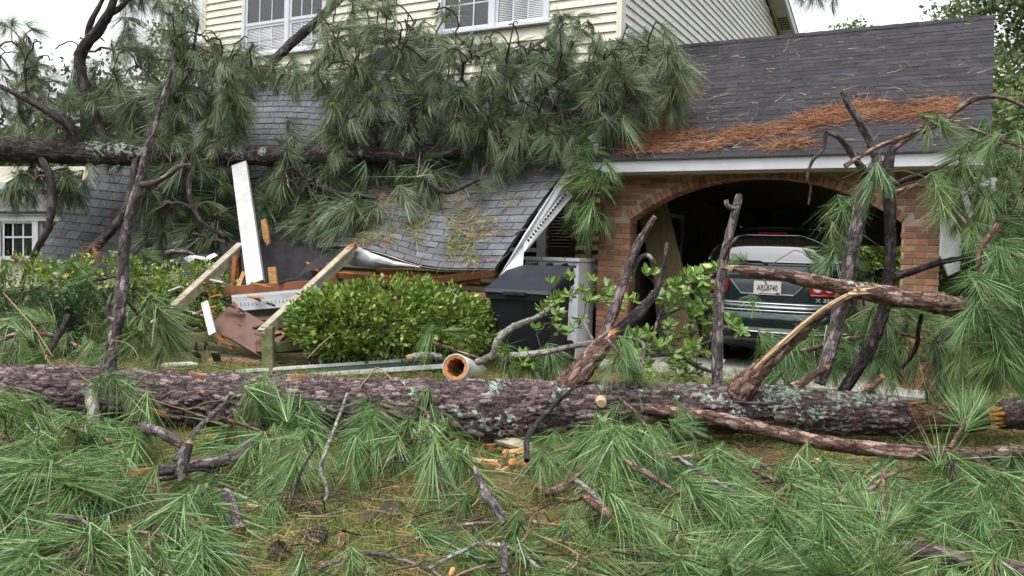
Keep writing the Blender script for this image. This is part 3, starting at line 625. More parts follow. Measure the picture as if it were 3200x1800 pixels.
ss = np.linspace(0, 1, 400); wid = np.linalg.norm(np.diff([SURF(s, .6) for s in ss], axis=0), axis=1); cum = np.concatenate(([0], np.cumsum(wid))); TOTW = cum[-1]
def s_of(w): return float(np.interp(w, cum, ss))
NR = 27; plist = []
for r in range(NR):
    t0, t1 = 1-r/NR, 1-min(1.0, (r+1.2)/NR); w = -((r*.137) % .30)
    while w < TOTW:
        a, b = max(w, 0)+.004, min(w+.298, TOTW); w += .305
        if b-a > .03: plist.append((s_of(a), s_of(b), t0, t1))
def sh2(mb, s, h=.009):
    a, b, t0, t1 = s; mid = (a+b)/2
    hh = h+RNG.uniform(-.002, .004)
    return mb.hexa([surf(a, t0+.002, -.008), surf(b, t0+.002, -.008), surf(b, t1, -.008), surf(a, t1, -.008), surf(a, t0+.002, hh), surf(b, t0+.002, hh), surf(b, t1, -.003), surf(a, t1, -.003)])
def vscore(s):
    x, y = proj(surf((s[0]+s[1])/2, (s[2]+s[3])/2))
    if 80 < x < 470 and y > 495: return 0
    if x > 1150 and 480 < y < 860: return 1
    if 760 < x < 1030 and 240 < y < 450: return 2
    return 5
plist.sort(key=vscore)
for s in plist[:298]: sh2(MB(), s).obj('shingle', M['shingle_porch'], deck)
mb = MB()
for s in plist[298:]: sh2(mb, s)
mb.obj('hidden_shingles', M['shingle_porch'], deck, kind='stuff')
# bright eave edge and curled flashing
ed = MB()
for k in range(40):
    a, b = .6+k*.01, .61+k*.01; ed.hexa([surf(a, 1, -.05)+(0, -.004, 0), surf(b, 1, -.05)+(0, -.004, 0), surf(b, 1, -.05), surf(a, 1, -.05), surf(a, 1, -.02)+(0, -.012, 0), surf(b, 1, -.02)+(0, -.012, 0), surf(b, 1, -.01), surf(a, 1, -.01)])
ed.obj('drip_edge', M['metal'], porch)
# right rake: white board with dentil strip, broken at the top
def quadslab(name, pts, Y, mt, par, th=.03, **k):
    Y = [Y]*len(pts) if np.isscalar(Y) else Y
    return MB().prism([P(x, y, yy) for (x, y), yy in zip(pts, Y)], (0, th, 0)).obj(name, mt, par, **k)
rk = quadslab('rake_board', [(1775, 525), (1790, 540), (1768, 600), (1640, 762), (1633, 838), (1576, 896), (1557, 868), (1640, 728), (1718, 610)], [9.95, 9.95, 9.9, 9.35, 9.15, 8.98, 8.98, 9.35, 9.7], M['white'], porch)
dn = [(1778, 592), (1794, 610), (1660, 768), (1638, 790), (1640, 757)]
rk2 = quadslab('dentil_board', [(1770, 592), (1790, 612), (1652, 778), (1636, 790), (1637, 762)], [9.84, 9.84, 9.28, 9.2, 9.28], M['white_dirty'], porch)
for i in range(16):
    t = (i+.5)/16; x, y, Yd = 1768+(1646-1768)*t, 604+(756-604)*t, 9.80+(9.24-9.80)*t
    quadslab('dentil', [(x-3.2, y-1), (x+2.4, y-6), (x+7, y+1), (x+1.2, y+6)], Yd-.03, M['felt'], rk2, th=.024)
for k, (pts, Yy) in enumerate((([(1836, 430), (1866, 408), (1890, 385), (1925, 352), (1930, 370), (1905, 405), (1870, 440), (1850, 445)], 9.9), ([(1905, 330), (1920, 306), (1955, 312), (1950, 326), (1925, 334)], 10.05), ([(1868, 352), (1876, 340), (1925, 343), (1930, 372), (1880, 400), (1862, 392)], 10.0), ([(1958, 246), (2002, 232), (2004, 252), (1970, 260)], 10.2), ([(1855, 450), (1872, 446), (1866, 480), (1856, 476)], 9.8))):
    f = quadslab('splintered_trim', pts, Yy, M['white_dirty'], porch, th=.05)
# upper roof trim and dark opening above the trunk
pbx = [(1100, 226), (1335, 214), (1336, 236), (1100, 244)]; quadslab('trim_board', pbx, 12.0, M['white'], porch, th=.04)
quadslab('torn_roof_edge', [(1140, 180), (1180, 150), (1340, 128), (1400, 170), (1336, 211), (1140, 222)], 12.25, M['felt'], porch, th=.25)
# framing under the eave
for k, (a, b, w, h, mt) in enumerate((((1060, 858, 9.95), (1330, 885, 9.5), .05, .07, 'red_wood'), ((1180, 848, 9.8), (1500, 878, 9.3), .05, .06, 'red_wood'), ((1330, 880, 9.5), (1545, 850, 9.15), .06, .08, 'brown_wood'), ((1240, 1000, 9.6), (1246, 860, 9.6), .07, .05, 'brown_wood'), ((1430, 900, 9.4), (1490, 850, 9.3), .05, .05, 'brown_wood'), ((1160, 900, 9.8), (1170, 850, 9.8), .05, .05, 'red_wood'), ((960, 822, 10.4), (1000, 860, 10.2), .05, .05, 'red_wood'), ((1440, 930, 9.2), (1600, 925, 9.0), .24, .03, 'deck'), ((1000, 905, 10.2), (1460, 930, 9.5), .2, .03, 'deck'))):
    MB().bar(P(*a), P(*b), w, h, (0, -.4, 1)).obj('rafter' if k < 7 else 'ceiling_board', M[mt], porch)
fv = []
pts = [(1085, 770), (1110, 766), (1160, 790), (1230, 815), (1310, 832)]; low = [(1065, 815), (1105, 832), (1165, 838), (1235, 838), (1312, 836)]
for k in range(5): fv += [P(pts[k][0], pts[k][1], 9.85-.11*k), P((pts[k][0]+low[k][0])/2, (pts[k][1]+low[k][1])/2+3, 9.72-.10*k), P(low[k][0], low[k][1], 9.78-.10*k)]
f = [(3*k+j, 3*k+3+j, 3*k+4+j, 3*k+1+j) for k in range(4) for j in range(2)]
MB().raw(fv, f).obj('curled_flashing', M['metal'], porch, smooth=True, label='bent grey metal flashing curling off the eave')
fv = []
for k, (x, y, x2, y2) in enumerate(((1085, 772, 1060, 800), (1040, 782, 1010, 835), (990, 806, 955, 850), (955, 832, 925, 870))): fv += [P(x, y, 9.95+.1*k), P(x2, y2, 9.85+.1*k)]
MB().raw(fv, [(0, 2, 3, 1), (2, 4, 5, 3), (4, 6, 7, 5)]).obj('torn_felt', M['felt'], porch)
M['car_recess'] = mat('plate_recess', (.10, .115, .125), rough=.25, metal=.6)
# ================================================================== CAR
CARV = .22
car = empty('parked_car', H(3.19, CARV, .012), HR, label='dark green sport utility car parked nose-in under the brick arch', cat='car')
CM = BASE[car.name]
def cw(x, y, z): return np.array(CM @ Vector((x, y, z)))
ZL = [.22, .30, .36, .44, .52, .60, .68, .70, .715, .80, .90, 1.00, 1.10, 1.18, 1.24, 1.34, 1.44, 1.54, 1.62, 1.665, 1.685]
Y0 = [.40, .20, .08, .03, .0, .0, .02, .035, .10, .11, .12, .13, .145, .16, .17, .185, .215, .27, .36, .44, .62]
Y1 = [4.3, 4.45, 4.6, 4.64, 4.66, 4.66, 4.65, 4.64, 4.63, 4.60, 4.5, 4.3, 3.75, 3.55, 3.42, 3.22, 3.02, 2.82, 2.62, 2.4, 2.1]
WW = [.86, .90, .915, .915, .92, .92, .92, .92, .92, .92, .925, .92, .91, .90, .88, .83, .765, .69, .60, .49, .30]
def loop(y0, y1, w, n=56, e=.36, front=.5):
    out = []
    for i in range(n):
        a = 2*math.pi*i/n; c, s = math.cos(a), math.sin(a); ex = e if s < 0 else front
        x = w*math.copysign(abs(c)**ex, c); y = (y0+y1)/2+(y1-y0)/2*math.copysign(abs(s)**ex, s); out.append((x, y))
    return out
V = []
for z, y0, y1, w in zip(ZL, Y0, Y1, WW): V += [cw(x, y+.05*(abs(x)/w)**2*(1 if y < 1 else 0), z) for x, y in loop(y0, y1, w)]
n = 56; Fc = [(j*n+i, j*n+(i+1) % n, (j+1)*n+(i+1) % n, (j+1)*n+i) for j in range(len(ZL)-1) for i in range(n)]+[tuple(range(n))[::-1], tuple(range((len(ZL)-1)*n, len(ZL)*n))]
body = MB().raw(V, Fc).obj('body', M['car'], car, smooth=True)
def rear_y(x, z, o=0):
    y0 = np.interp(z, ZL, Y0); y1 = np.interp(z, ZL, Y1); w = np.interp(z, ZL, WW); e = .36
    c = min(1, abs(x)/w); a = math.acos(min(1, c**(1/e))) if c < 1 else 0
    return (y0+y1)/2-(y1-y0)/2*math.sin(a)**e+.05*c*c-o
def rear_patch(name, poly_fn, z0, z1, o, mt, par, nx=24, nz=8, th=.012, **k):
    """panel lying on the rear surface; poly_fn(t) -> (xl, xr) at height fraction t"""
    V = []; 
    for j in range(nz+1):
        t = j/nz; z = z0+(z1-z0)*t; xl, xr = poly_fn(t)
        for i in range(nx+1):
            x = xl+(xr-xl)*i/nx; V.append(cw(x, rear_y(x, z, o), z))
    q = len(V); V += [p+(cw(0, th, 0)-cw(0, 0, 0)) for p in V]; m = nx+1
    Fc = [(j*m+i, j*m+i+1, (j+1)*m+i+1, (j+1)*m+i) for j in range(nz) for i in range(nx)]
    ring = [i for i in range(m)]+[j*m+nx for j in range(1, nz+1)]+[nz*m+i for i in range(nx-1, -1, -1)]+[j*m for j in range(nz-1, 0, -1)]
    Fc += [(ring[i], ring[(i+1) % len(ring)], ring[(i+1) % len(ring)]+q, ring[i]+q) for i in range(len(ring))]
    return MB().raw(V, Fc).obj(name, mt, par, smooth=True, **k)
hatch = rear_patch('tailgate_band', lambda t: (-.80, .80), 1.12, 1.225, .006, M['car'], body)
rw = rear_patch('rear_window', lambda t: (-.79*math.sqrt(1-(.93*t)**1.8), .79*math.sqrt(1-(.93*t)**1.8)), 1.245, 1.585, .010, M['car_glass'], body, nz=14)
rear_patch('spoiler', lambda t: (-.42, .42), 1.625, 1.668, .08, M['car'], body, th=.30)
rear_patch('high_brake_light', lambda t: (-.17, .17), 1.59, 1.612, .025, M['lamp_red'], body)
rear_patch('plate_recess', lambda t: (-.30-.18*t, .30+.18*t), .875, 1.075, .004, M['car_recess'], body)
rear_patch('tailgate_handle', lambda t: (-.50, .50), 1.078, 1.10, .035, M['car_black'], body, nz=2, th=.05)
rear_patch('lower_trim', lambda t: (-.86, .86), .775, .80, .012, M['chrome'], body, nz=2)
rear_patch('bumper_edge', lambda t: (-.84, .84), .690, .708, .022, M['chrome'], body, nz=2)
rear_patch('bumper_chrome_strip', lambda t: (-.84, .84), .455, .498, .018, M['chrome'], body, nz=2, th=.03)
rear_patch('bumper_valance', lambda t: (-.78, .78), .25, .44, .002, M['car_black'], body, nz=3)
for s in (-1, 1):
    lo, hi = (.50, .88); tl = rear_patch('tail_lamp', (lambda t: (.46+.03*(1-t)-.02, .885)) if s > 0 else (lambda t: (-.885, -.46-.03*(1-t)+.02)), .885, 1.05, .012, M['lamp_red'], body)
    for (cx, cz, r, mm) in ((.545, .975, .047, 'lamp_clear'), (.665, .98, .05, 'lamp_clear'), (.79, .98, .045, 'lamp_clear')):
        ring = MB(); x = cx*s
        if cx < .6: 
            for i in range(18):
                a, b = 2*math.pi*i/18, 2*math.pi*(i+1)/18; q = lambda a, rr: cw(x+rr*math.cos(a), rear_y(x+rr*math.cos(a), cz+rr*math.sin(a), .016), cz+rr*math.sin(a))
                ring.raw([cw(x, rear_y(x, cz, .020), cz), q(a, r), q(b, r)], [(0, 1, 2)])
        else:
            for i in range(18):
                a, b = 2*math.pi*i/18, 2*math.pi*(i+1)/18; q = lambda a, rr: cw(x+rr*math.cos(a), rear_y(x+rr*math.cos(a), cz+rr*math.sin(a), .017), cz+rr*math.sin(a))
                ring.raw([q(a, r*.72), q(a, r), q(b, r), q(b, r*.72)], [(0, 1, 2, 3)])
        ring.obj('lamp_ring', M[mm], tl)
def text3(txt, x, z, size, mt, par, name, o=.012, ext=.0015, stretch=1.0, bold=0):
    c = bpy.data.curves.new(name, 'FONT'); c.body = txt; c.size = size; c.extrude = ext; c.align_x = 'CENTER'; c.align_y = 'CENTER'; c.offset = bold
    o_ = bpy.data.objects.new(name, c); COL.objects.link(o_); c.materials.append(mt)
    o_.matrix_world = CM @ Matrix.Translation((x, rear_y(x, z, o), z)) @ Matrix.Rotation(math.radians(90), 4, 'X') @ Matrix.Diagonal((stretch, 1, 1, 1))
    bpy.context.view_layer.update(); dg = bpy.context.evaluated_depsgraph_get(); me = bpy.data.meshes.new_from_object(o_.evaluated_get(dg)); mw = o_.matrix_world.copy(); bpy.data.objects.remove(o_)
    me.transform(mw); me.materials.clear(); return add(name, me, par, mt)
yp = rear_y(0, .96)
plo = MB().box(-.155, .155, yp-.022, yp-.014, .878, 1.036, cw).obj('licence_plate', M['plate'], car, bevel=.003)
text3('ARL0740', 0, .955, .094, M['plate_ink'], plo, 'plate_number', o=.024, stretch=.66, bold=.0012)
text3('GEORGIA', .02, 1.017, .027, M['plate_blue'], plo, 'plate_state', o=.024, bold=.0006)
MB().box(-.10, .10, yp-.0245, yp-.0225, .889, .897, cw).obj('plate_strip', M['lamp_red'], plo); MB().box(.095, .142, yp-.0245, yp-.0225, .885, .905, cw).obj('plate_sticker', M['plate_ink'], plo)
text3('RX 350', .60, .838, .058, M['silver'], body, 'model_badge', o=.022, ext=.003, stretch=1.35, bold=.001)
text3('LEXUS', -.60, .838, .05, M['silver'], body, 'maker_badge', o=.022, ext=.003, stretch=1.4, bold=.001)
wp = MB(); wp.tube([cw(-.02, rear_y(0, 1.235, .03), 1.235), cw(-.10, rear_y(.1, 1.262, .03), 1.262), cw(-.55, rear_y(.55, 1.275, .025), 1.272)], [.012, .009, .006], 6); wp.obj('rear_wiper', M['car_black'], body)
for s in (-1, 1):
    pts = [cw(s*.47, y, 1.685+.02*math.sin((y-.7)/1.9*math.pi)) for y in np.linspace(.75, 2.6, 8)]; MB().tube(pts, [.016]*8, 6).obj('roof_rail', M['chrome'], body)
    pw = []
    for (y, z) in ((.50, 1.19), (2.9, 1.19), (2.55, 1.55), (.78, 1.55)): w = np.interp(z, ZL, WW)+.004; pw.append(cw(s*w, y, z))
    MB().prism(pw, cw(-s*.01, 0, 0)-cw(0, 0, 0)).obj('side_glass', M['car_glass'], body)
    for y in (.95, 3.65):
        t = MB().tube([cw(s*.66, y, .35), cw(s*.895, y, .35)], [.35, .35], 28).obj('wheel', M['tyre'], car); MB().tube([cw(s*.88, y, .35), cw(s*.905, y, .35)], [.22, .20], 20).obj('rim', M['chrome'], t)
    mr = MB().sphere((0, 0, 0), (.10, .06, .07)).obj('door_mirror', M['car'], body, smooth=True); mr.data.transform(CM @ Matrix.Translation((s*1.0, 3.0, 1.15)))

# ================================================================== WHEELED BIN AND WHITE CABINET
def cw_frame(p, rz): return Matrix.Translation(Vector(p)) @ Matrix.Rotation(rz, 4, 'Z')
binp = P(1672, 1150, 9.0); binp[2] = .0
bm = cw_frame(binp, -.42) @ Matrix.Rotation(.22, 4, 'X'); bino = empty('wheeled_bin', binp, label='black wheeled rubbish bin with closed lid beside the fallen rake board', cat='bin')
def bt(x, y, z): return np.array(bm @ Vector((x, y, z)))
def ringbox(w0, d0, z0, w1, d1, z1, y0=0, y1=0, c=.05):
    def r(w, d, z, yo): return [bt(x, y+yo, z) for x, y in ((-w+c, -d), (w-c, -d), (w, -d+c), (w, d-c), (w-c, d), (-w+c, d), (-w, d-c), (-w, -d+c))]
    A, B = r(w0, d0, z0, y0), r(w1, d1, z1, y1); return A+B, [tuple(range(8))[::-1], tuple(range(8, 16))]+[(i, (i+1) % 8, 8+(i+1) % 8, 8+i) for i in range(8)]
V, Fc = ringbox(.27, .26, .06, .345, .37, .93); tub = MB().raw(V, Fc).obj('tub', M['bin'], bino)
V, Fc = ringbox(.375, .40, .90, .375, .40, .96); MB().raw(V, Fc).obj('rim', M['bin'], bino)
V = [bt(x, y, z) for x, y, z in ((-.385, -.42, .965), (.385, -.42, .965), (.385, .40, .965), (-.385, .40, .965), (-.36, -.39, 1.0), (.36, -.39, 1.0), (.36, .36, 1.10), (-.36, .36, 1.10))]
lid = MB().hexa(V).obj('lid', M['bin'], bino, bevel=.012); MB().bar(bt(-.12, -.425, .975), bt(.12, -.425, .975), .05, .03).obj('lid_grip', M['bin'], lid)
for x in (-.3, -.12, .06, .24): MB().hexa([bt(x-.012, .36, 1.0), bt(x+.012, .36, 1.0), bt(x+.012, .52, 1.02), bt(x-.012, .52, 1.02), bt(x-.012, .36, 1.12), bt(x+.012, .36, 1.12), bt(x+.012, .50, 1.10), bt(x-.012, .50, 1.10)]).obj('hinge_rib', M['bin'], lid)
MB().tube([bt(-.34, .52, 1.06), bt(.34, .52, 1.06)], [.016, .016], 8).obj('handle', M['bin'], bino)
for s in (-1, 1): MB().tube([bt(s*.25, .30, .13), bt(s*.32, .30, .13)], [.13, .13], 16).obj('wheel', M['tyre'], bino)
ca = empty('white_cabinet', H(.3, -.1, 0), HR, label='white enamel cabinet standing between the black bin and the louvred shutter', cat='cabinet')
uc0, zc1 = hit_v(1640, 800, -.28); uc1, _ = hit_v(1812, 806, -.28); zc1 = hit_v(1780, 806, -.28)[1]
cb_ = MB().box(uc0, uc1-.02, -.26, .24, .01, zc1-.05, H).obj('cabinet_body', M['appliance'], ca, bevel=.006)
MB().box(uc0-.02, uc1, -.29, .25, zc1-.048, zc1, H).obj('cabinet_top', M['appliance'], ca, bevel=.008)
vt0 = hit_v(1778, 830, -.27)[0]; vt1 = hit_v(1792, 830, -.27)[0]
for k in range(5): MB().box(vt0, vt1, -.275, -.261, zc1-.17-k*.085, zc1-.10-k*.085, H).obj('vent_panel', M['grey_plastic'], cb_)
MB().box(hit_v(1690, 806, -.29)[0], hit_v(1694, 806, -.29)[0], -.295, -.291, zc1-.046, zc1-.002, H).obj('lid_seam', M['grey_plastic'], ca); MB().box(hit_v(1764, 806, -.29)[0], hit_v(1767, 806, -.29)[0], -.295, -.291, zc1-.046, zc1-.002, H).obj('lid_seam', M['grey_plastic'], ca)

# ================================================================== HANDRAILS, STEPS AND PORCH WRECKAGE
def rail(name, top, bot, posts, label, Yt, Yb2):
    r = empty(name, P(bot[0], bot[1], Yb2), label=label, cat='handrail')
    MB().bar(P(*top, Yt), P(*bot, Yb2), .092, .036, (0, 0, 1)).obj('cap_rail', M['rail_wood'], r, bevel=.004)
    MB().bar(P(top[0]+2, top[1]+20, Yt), P(bot[0]+10, bot[1]+16, Yb2), .036, .085, (0, 0, 1)).obj('under_rail', M['rail_wood'], r)
    for (x0, y0, x1, y1, Y, mt) in posts: MB().bar(P(x1, y1, Y)*(1, 1, 0)+np.array((0, 0, min(P(x1, y1, Y)[2], float(gz(0, Y))-.04) if y1 > 1100 else P(x1, y1, Y)[2])), P(x0, y0, Y), .115, .09, (0, -1, 0)).obj('post', M[mt], r, bevel=.005)
    return r
r1 = rail('stair_handrail', (752, 762), (480, 1012), [(735, 800, 742, 1010, 10.0, 'brown_wood'), (508, 1000, 508, 1145, 8.65, 'rail_green')], 'weathered wooden stair handrail left of the white leaning column', 9.95, 8.6)
MB().bar(P(520, 1062, 8.65), P(690, 1050, 9.0), .04, .1, (0, 0, 1)).obj('bottom_rail', M['rail_green'], r1); MB().bar(P(500, 1120, 8.65), P(690, 1110, 9.0), .04, .1, (0, 0, 1)).obj('bottom_rail', M['rail_green'], r1)
r2 = rail('stair_handrail', (1098, 772), (815, 1035), [(1038, 820, 1040, 1000, 9.55, 'brown_wood'), (838, 1020, 840, 1150, 8.45, 'rail_green')], 'weathered wooden stair handrail running up beside the round hedge', 9.6, 8.4)
MB().bar(P(1082, 786, 9.56), P(1108, 768, 9.64), .10, .06, (0, 0, 1)).obj('broken_end', M['red_wood'], r2)
MB().bar(P(862, 1085, 8.5), P(960, 1075, 8.8), .04, .1, (0, 0, 1)).obj('bottom_rail', M['rail_green'], r2)
def board(name, a, b, w, th, mt, label, cat='board', up=(0, -1, .2), parent=None, **k):
    return MB().bar(P(*a), P(*b), w, th, up).obj(name, M[mt], parent, bevel=.003, label=label, cat=cat, **k)
board('porch_column', (749, 515, 10.9), (800, 888, 9.5), .20, .07, 'white_dirty', 'tall white boxed porch column leaning in front of the crushed porch', 'column')
board('stair_board', (690, 985, 9.15), (860, 1085, 8.85), .36, .035, 'deck', 'brown painted stair board tipped between the two handrails', up=(.4, -1, .5))
board('stair_board', (800, 1085, 8.75), (1000, 1080, 9.0), .2, .035, 'deck', 'dark brown board lying flat behind the lower handrail post', up=(0, -.6, 1))
board('broken_edge_board', (662, 1040, 8.85), (730, 1090, 8.75), .035, .05, 'red_wood', 'raw orange edge strip under the tipped stair board')
board('white_trim_piece', (640, 945, 8.9), (665, 1045, 8.6), .08, .03, 'white_dirty', 'short white trim piece left of the tipped stair board')
# dentil entablature fallen across
de = empty('dentil_moulding', P(830, 950, 9.2), label='white dentil moulding fallen across the stairs between the handrails', cat='moulding')
MB().bar(P(728, 928, 9.3), P(1000, 905, 9.1), .06, .045, (0, 0, 1)).obj('crown_strip', M['white'], de); MB().bar(P(728, 943, 9.28), P(1000, 921, 9.08), .04, .10, (0, 0, 1)).obj('frieze', M['white_dirty'], de)
MB().bar(P(728, 966, 9.26), P(1000, 944, 9.06), .05, .05, (0, 0, 1)).obj('lower_strip', M['white'], de)
for i in range(22): MB().bar(P(734+i*12, 952.5-i*.97, 9.245-i*.0085), P(740+i*12, 952-i*.97, 9.24-i*.0085), .03, .042, (0, 0, 1)).obj('dentil', M['white'], de)
board('beam', (690, 912, 9.45), (1010, 890, 9.3), .10, .12, 'brown_wood', 'dark red beam lying above the fallen dentil moulding', 'beam', up=(0, 0, 1))
board('beam', (560, 905, 9.8), (760, 912, 9.5), .05, .05, 'red_wood', 'thin orange broken lumber left of the white column foot', 'lumber', up=(0, 0, 1))
board('broken_stud', (850, 835, 9.45), (858, 905, 9.45), .09, .05, 'wood', 'short broken yellow stud right of the white column foot', 'lumber')
board('broken_stud', (742, 905, 9.6), (764, 850, 9.7), .05, .04, 'wood', 'upright splintered stud left of the white column foot', 'lumber')
board('broken_stud', (726, 900, 9.65), (735, 800, 9.7), .05, .04, 'red_wood', 'orange split stud against the upper post of the left handrail', 'lumber')
quadslab('splintered_wood', [(815, 690), (828, 682), (838, 720), (842, 760), (834, 768), (822, 745)], 10.2, M['wood'], None, th=.06, label='yellow splintered wood shard hanging right of the white column', cat='shard')
board('plank', (740, 990, 9.3), (1000, 1000, 9.0), .20, .03, 'dark_board', 'dark panel lying under the fallen dentil moulding', up=(0, -.3, 1))
quadslab('void_shade_sheet', [(690, 760), (860, 730), (1060, 790), (1075, 900), (880, 915), (700, 905)], [10.9, 10.6, 10.3, 10.1, 10.4, 10.7], M['felt'], None, th=.03, label='added dark sheet standing in for the shade in the gap behind the leaning column', cat='felt')  # dark sheet added as the shade of the porch void, hiding the bright wall
st = empty('brick_step', P(740, 1125, 8.4), label='low brick step at the foot of the broken stairs', cat='step')
MB().box(-.30, .30, -.2, .3, 0, .10, lambda x, y, z: P(745, 1146, 8.85)+np.array((x*.97, y+x*-.2, z-.02))).obj('step_core', M['mortar'], st)
for i in range(8):
    for j in range(2):
        x = -.29+i*.072; MB().box(x, x+.062, -.215, -.02, .0, .11, lambda x, y, z: P(745, 1146, 8.85)+np.array((x*.97, y+x*-.2, z-.02))).obj('brick', M['brick'], st) if j == 0 else None
gl = empty('broken_ac_louvre', P(600, 830, 11.2), label='torn black felt and louvred panel behind the left handrail', cat='debris')
quadslab('louvre_panel', [(566, 815), (640, 812), (640, 870), (566, 872)], 11.3, M['car_black'], gl, th=.05)
for i in range(9): MB().bar(P(566, 820+i*6, 11.26), P(640, 818+i*6, 11.26), .02, .016).obj('louvre', M['grey_plastic'], gl)
MB().raw([P(500, 822, 11.2), P(560, 800, 11.0), P(620, 795, 10.95), P(690, 790, 10.9), P(660, 808, 10.8), P(600, 812, 10.85), P(540, 826, 10.95)], [(0, 1, 6), (1, 2, 5, 6), (2, 3, 4, 5)]).obj('torn_felt', M['felt'], gl)
MB().raw([P(570, 808, 10.8), P(600, 796, 10.75), P(640, 803, 10.7), P(670, 790, 10.75), P(680, 798, 10.7), P(648, 816, 10.65), P(610, 806, 10.7), P(600, 824, 10.7)], [(0, 1, 6, 7), (1, 2, 5, 6), (2, 3, 4, 5)]).obj('torn_lining', M['white'], gl)
# porch floor and dark void below the roof
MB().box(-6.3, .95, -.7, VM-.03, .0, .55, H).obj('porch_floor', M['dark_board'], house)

# ================================================================== GUTTER AND PIPE
gu = empty('gutter', G(1150, 1190), label='long white gutter lying open behind the big log', cat='gutter')
ga, gb = P(700, 1192, 8.3), P(1420, 1142, 8.6)
def gpt(p, x, z): return p+np.array((0, x, z))
prof = [(-.07, .045), (-.075, 0.0), (-.045, -.03), (.055, -.03), (.062, .075), (.075, .078)]
A = [gpt(ga, *q) for q in prof]; B = [gpt(gb, *q) for q in prof]
MB().raw(A+B, [(i, i+1, 7+i, 6+i) for i in range(1, 4)]).obj('channel', M['gutter_in'], gu)
MB().bar(gpt(ga, .068, .085), gpt(gb, .068, .085), .035, .03).obj('back_lip', M['gutter'], gu); MB().bar(gpt(ga, -.072, .012), gpt(gb, -.072, .012), .02, .045).obj('front_lip', M['gutter'], gu)
MB().bar(gpt(ga, .07, .03), gpt(gb, .07, .03), .012, .1).obj('back_wall', M['gutter_in'], gu)
pi = empty('round_pipe', P(1425, 1180, 8.2), label='white round pipe with rusty orange mouth facing out behind the big log', cat='pipe')
pa, pb = P(1423, 1148, 8.2), P(1530, 1200, 8.9)
ax = np.array(pb)-pa; ax /= np.linalg.norm(ax); ax = np.array((ax[0]*.55, ax[1], ax[2]*.5-.05)); ax /= np.linalg.norm(ax); pb = pa+ax*.75
def ringpts(c, r, n=28):
    x = np.cross(ax, (0, 0, 1)); x /= np.linalg.norm(x); y = np.cross(x, ax); return [c+r*(math.cos(2*math.pi*i/n)*x+math.sin(2*math.pi*i/n)*y) for i in range(n)]
R1, R2 = .137, .118; n = 28
O1, O2, I1, I2 = ringpts(pa, R1), ringpts(pb, R1), ringpts(pa, R2), ringpts(pb, R2)
MB().raw(O1+O2, [(i, (i+1) % n, n+(i+1) % n, n+i) for i in range(n)]).obj('shell', M['gutter'], pi, smooth=True)
MB().raw(O1+ringpts(pa-ax*.003, R1-.006), [(i, (i+1) % n, n+(i+1) % n, n+i) for i in range(n)]).obj('lip', M['gutter'], pi)
I1b = [p if i % 3 else p*.0+pa+(p-pa)*.93 for i, p in enumerate(ringpts(pa+ax*.012, .094))]
MB().raw(ringpts(pa-ax*.002, R1-.008)+I1b+ringpts(pb, .09), [(i, (i+1) % n, n+(i+1) % n, n+i) for i in range(n)]+[(n+i, n+(i+1) % n, 2*n+(i+1) % n, 2*n+i) for i in range(n)]+[tuple(range(2*n, 3*n))]).obj('rusty_lining', M['rust'], pi)
# other pale pieces behind the log and at the right
quadslab('broken_white_strip', [(473, 1143), (520, 1135), (590, 1133), (615, 1138), (590, 1142), (520, 1147)], 8.5, M['gutter'], None, th=.05, label='short broken white strip on the grass left of the gutter', cat='strip')
quadslab('leaning_white_panel', [(2948, 560), (2975, 575), (2990, 700), (3008, 760), (3000, 845), (2965, 862), (2940, 800)], [8.2, 8.3, 8.4, 8.45, 8.4, 8.1, 8.0], M['white_dirty'], None, th=.03, label='dirty white panel leaning against the right carport pier', cat='panel')
board('leaning_post', (2990, 545, 8.6), (3035, 680, 8.5), .07, .03, 'white_dirty', 'narrow white strip leaning right of the white panel', 'strip')
gs = empty('greenhouse_frame', P(3090, 800, 12.0), label='white post with dark green sheeting at the right edge behind the pier', cat='shed')
quadslab('green_sheet', [(3058, 590), (3108, 575), (3110, 720), (3062, 730)], 12.0, M['tarp'], gs, th=.02); MB().bar(P(3106, 830, 11.9), P(3100, 555, 11.9), .06, .06, (0, -1, 0)).obj('post', M['white'], gs)
MB().bar(P(3030, 600, 11.95), P(3110, 560, 11.95), .05, .08, (0, -1, 0)).obj('top_rail', M['white'], gs)

# scraps of wreckage strewn over the porch steps
sc_ = random.Random(44)
for i in range(46):
    x, y = sc_.uniform(540, 1010), sc_.uniform(880, 1110); Yv = 9.3-(y-880)/230*.8; p = P(x, y, Yv); a = sc_.uniform(0, 6.28); d = np.array((math.cos(a), math.sin(a)*.5, sc_.uniform(-.5, .5))); L = sc_.uniform(.06, .28); w = sc_.uniform(.012, .05)
    dd = d/np.linalg.norm(d); xx = np.cross(dd, (0, .3, 1)); xx /= np.linalg.norm(xx); yy = np.cross(xx, dd); t = .010
    V = [p-xx*w-yy*t, p+xx*w*.8-yy*t, p+dd*L*sc_.uniform(.7, 1)+xx*w-yy*t, p+dd*L-xx*w*.6-yy*t, p-xx*w+yy*t, p+xx*w*.8+yy*t, p+dd*L*sc_.uniform(.7, 1)+xx*w+yy*t, p+dd*L-xx*w*.6+yy*t]
    if i == 0: scrap = empty('wreckage_scraps', P(780, 1000, 9.0), label='small scraps of broken wood and trim strewn over the crushed stairs', cat='debris')
    MB().hexa(V).obj('scrap', M[sc_.choice(('white_dirty', 'brown_wood', 'red_wood', 'dark_board', 'wood', 'brown_wood', 'felt'))], scrap)
M['rotten'] = mat('rotten_heartwood', (.16, .075, .035), (.28, .14, .06), scale=18, rough=.9, bump=.9, bscale=50, c3=(.45, .24, .09), s3=16, t3=(.6, .72))
M['rotten_bark'] = bark_mat('rotten_bark', (.05, .028, .02), (.16, .085, .05), (.34, .18, .08))
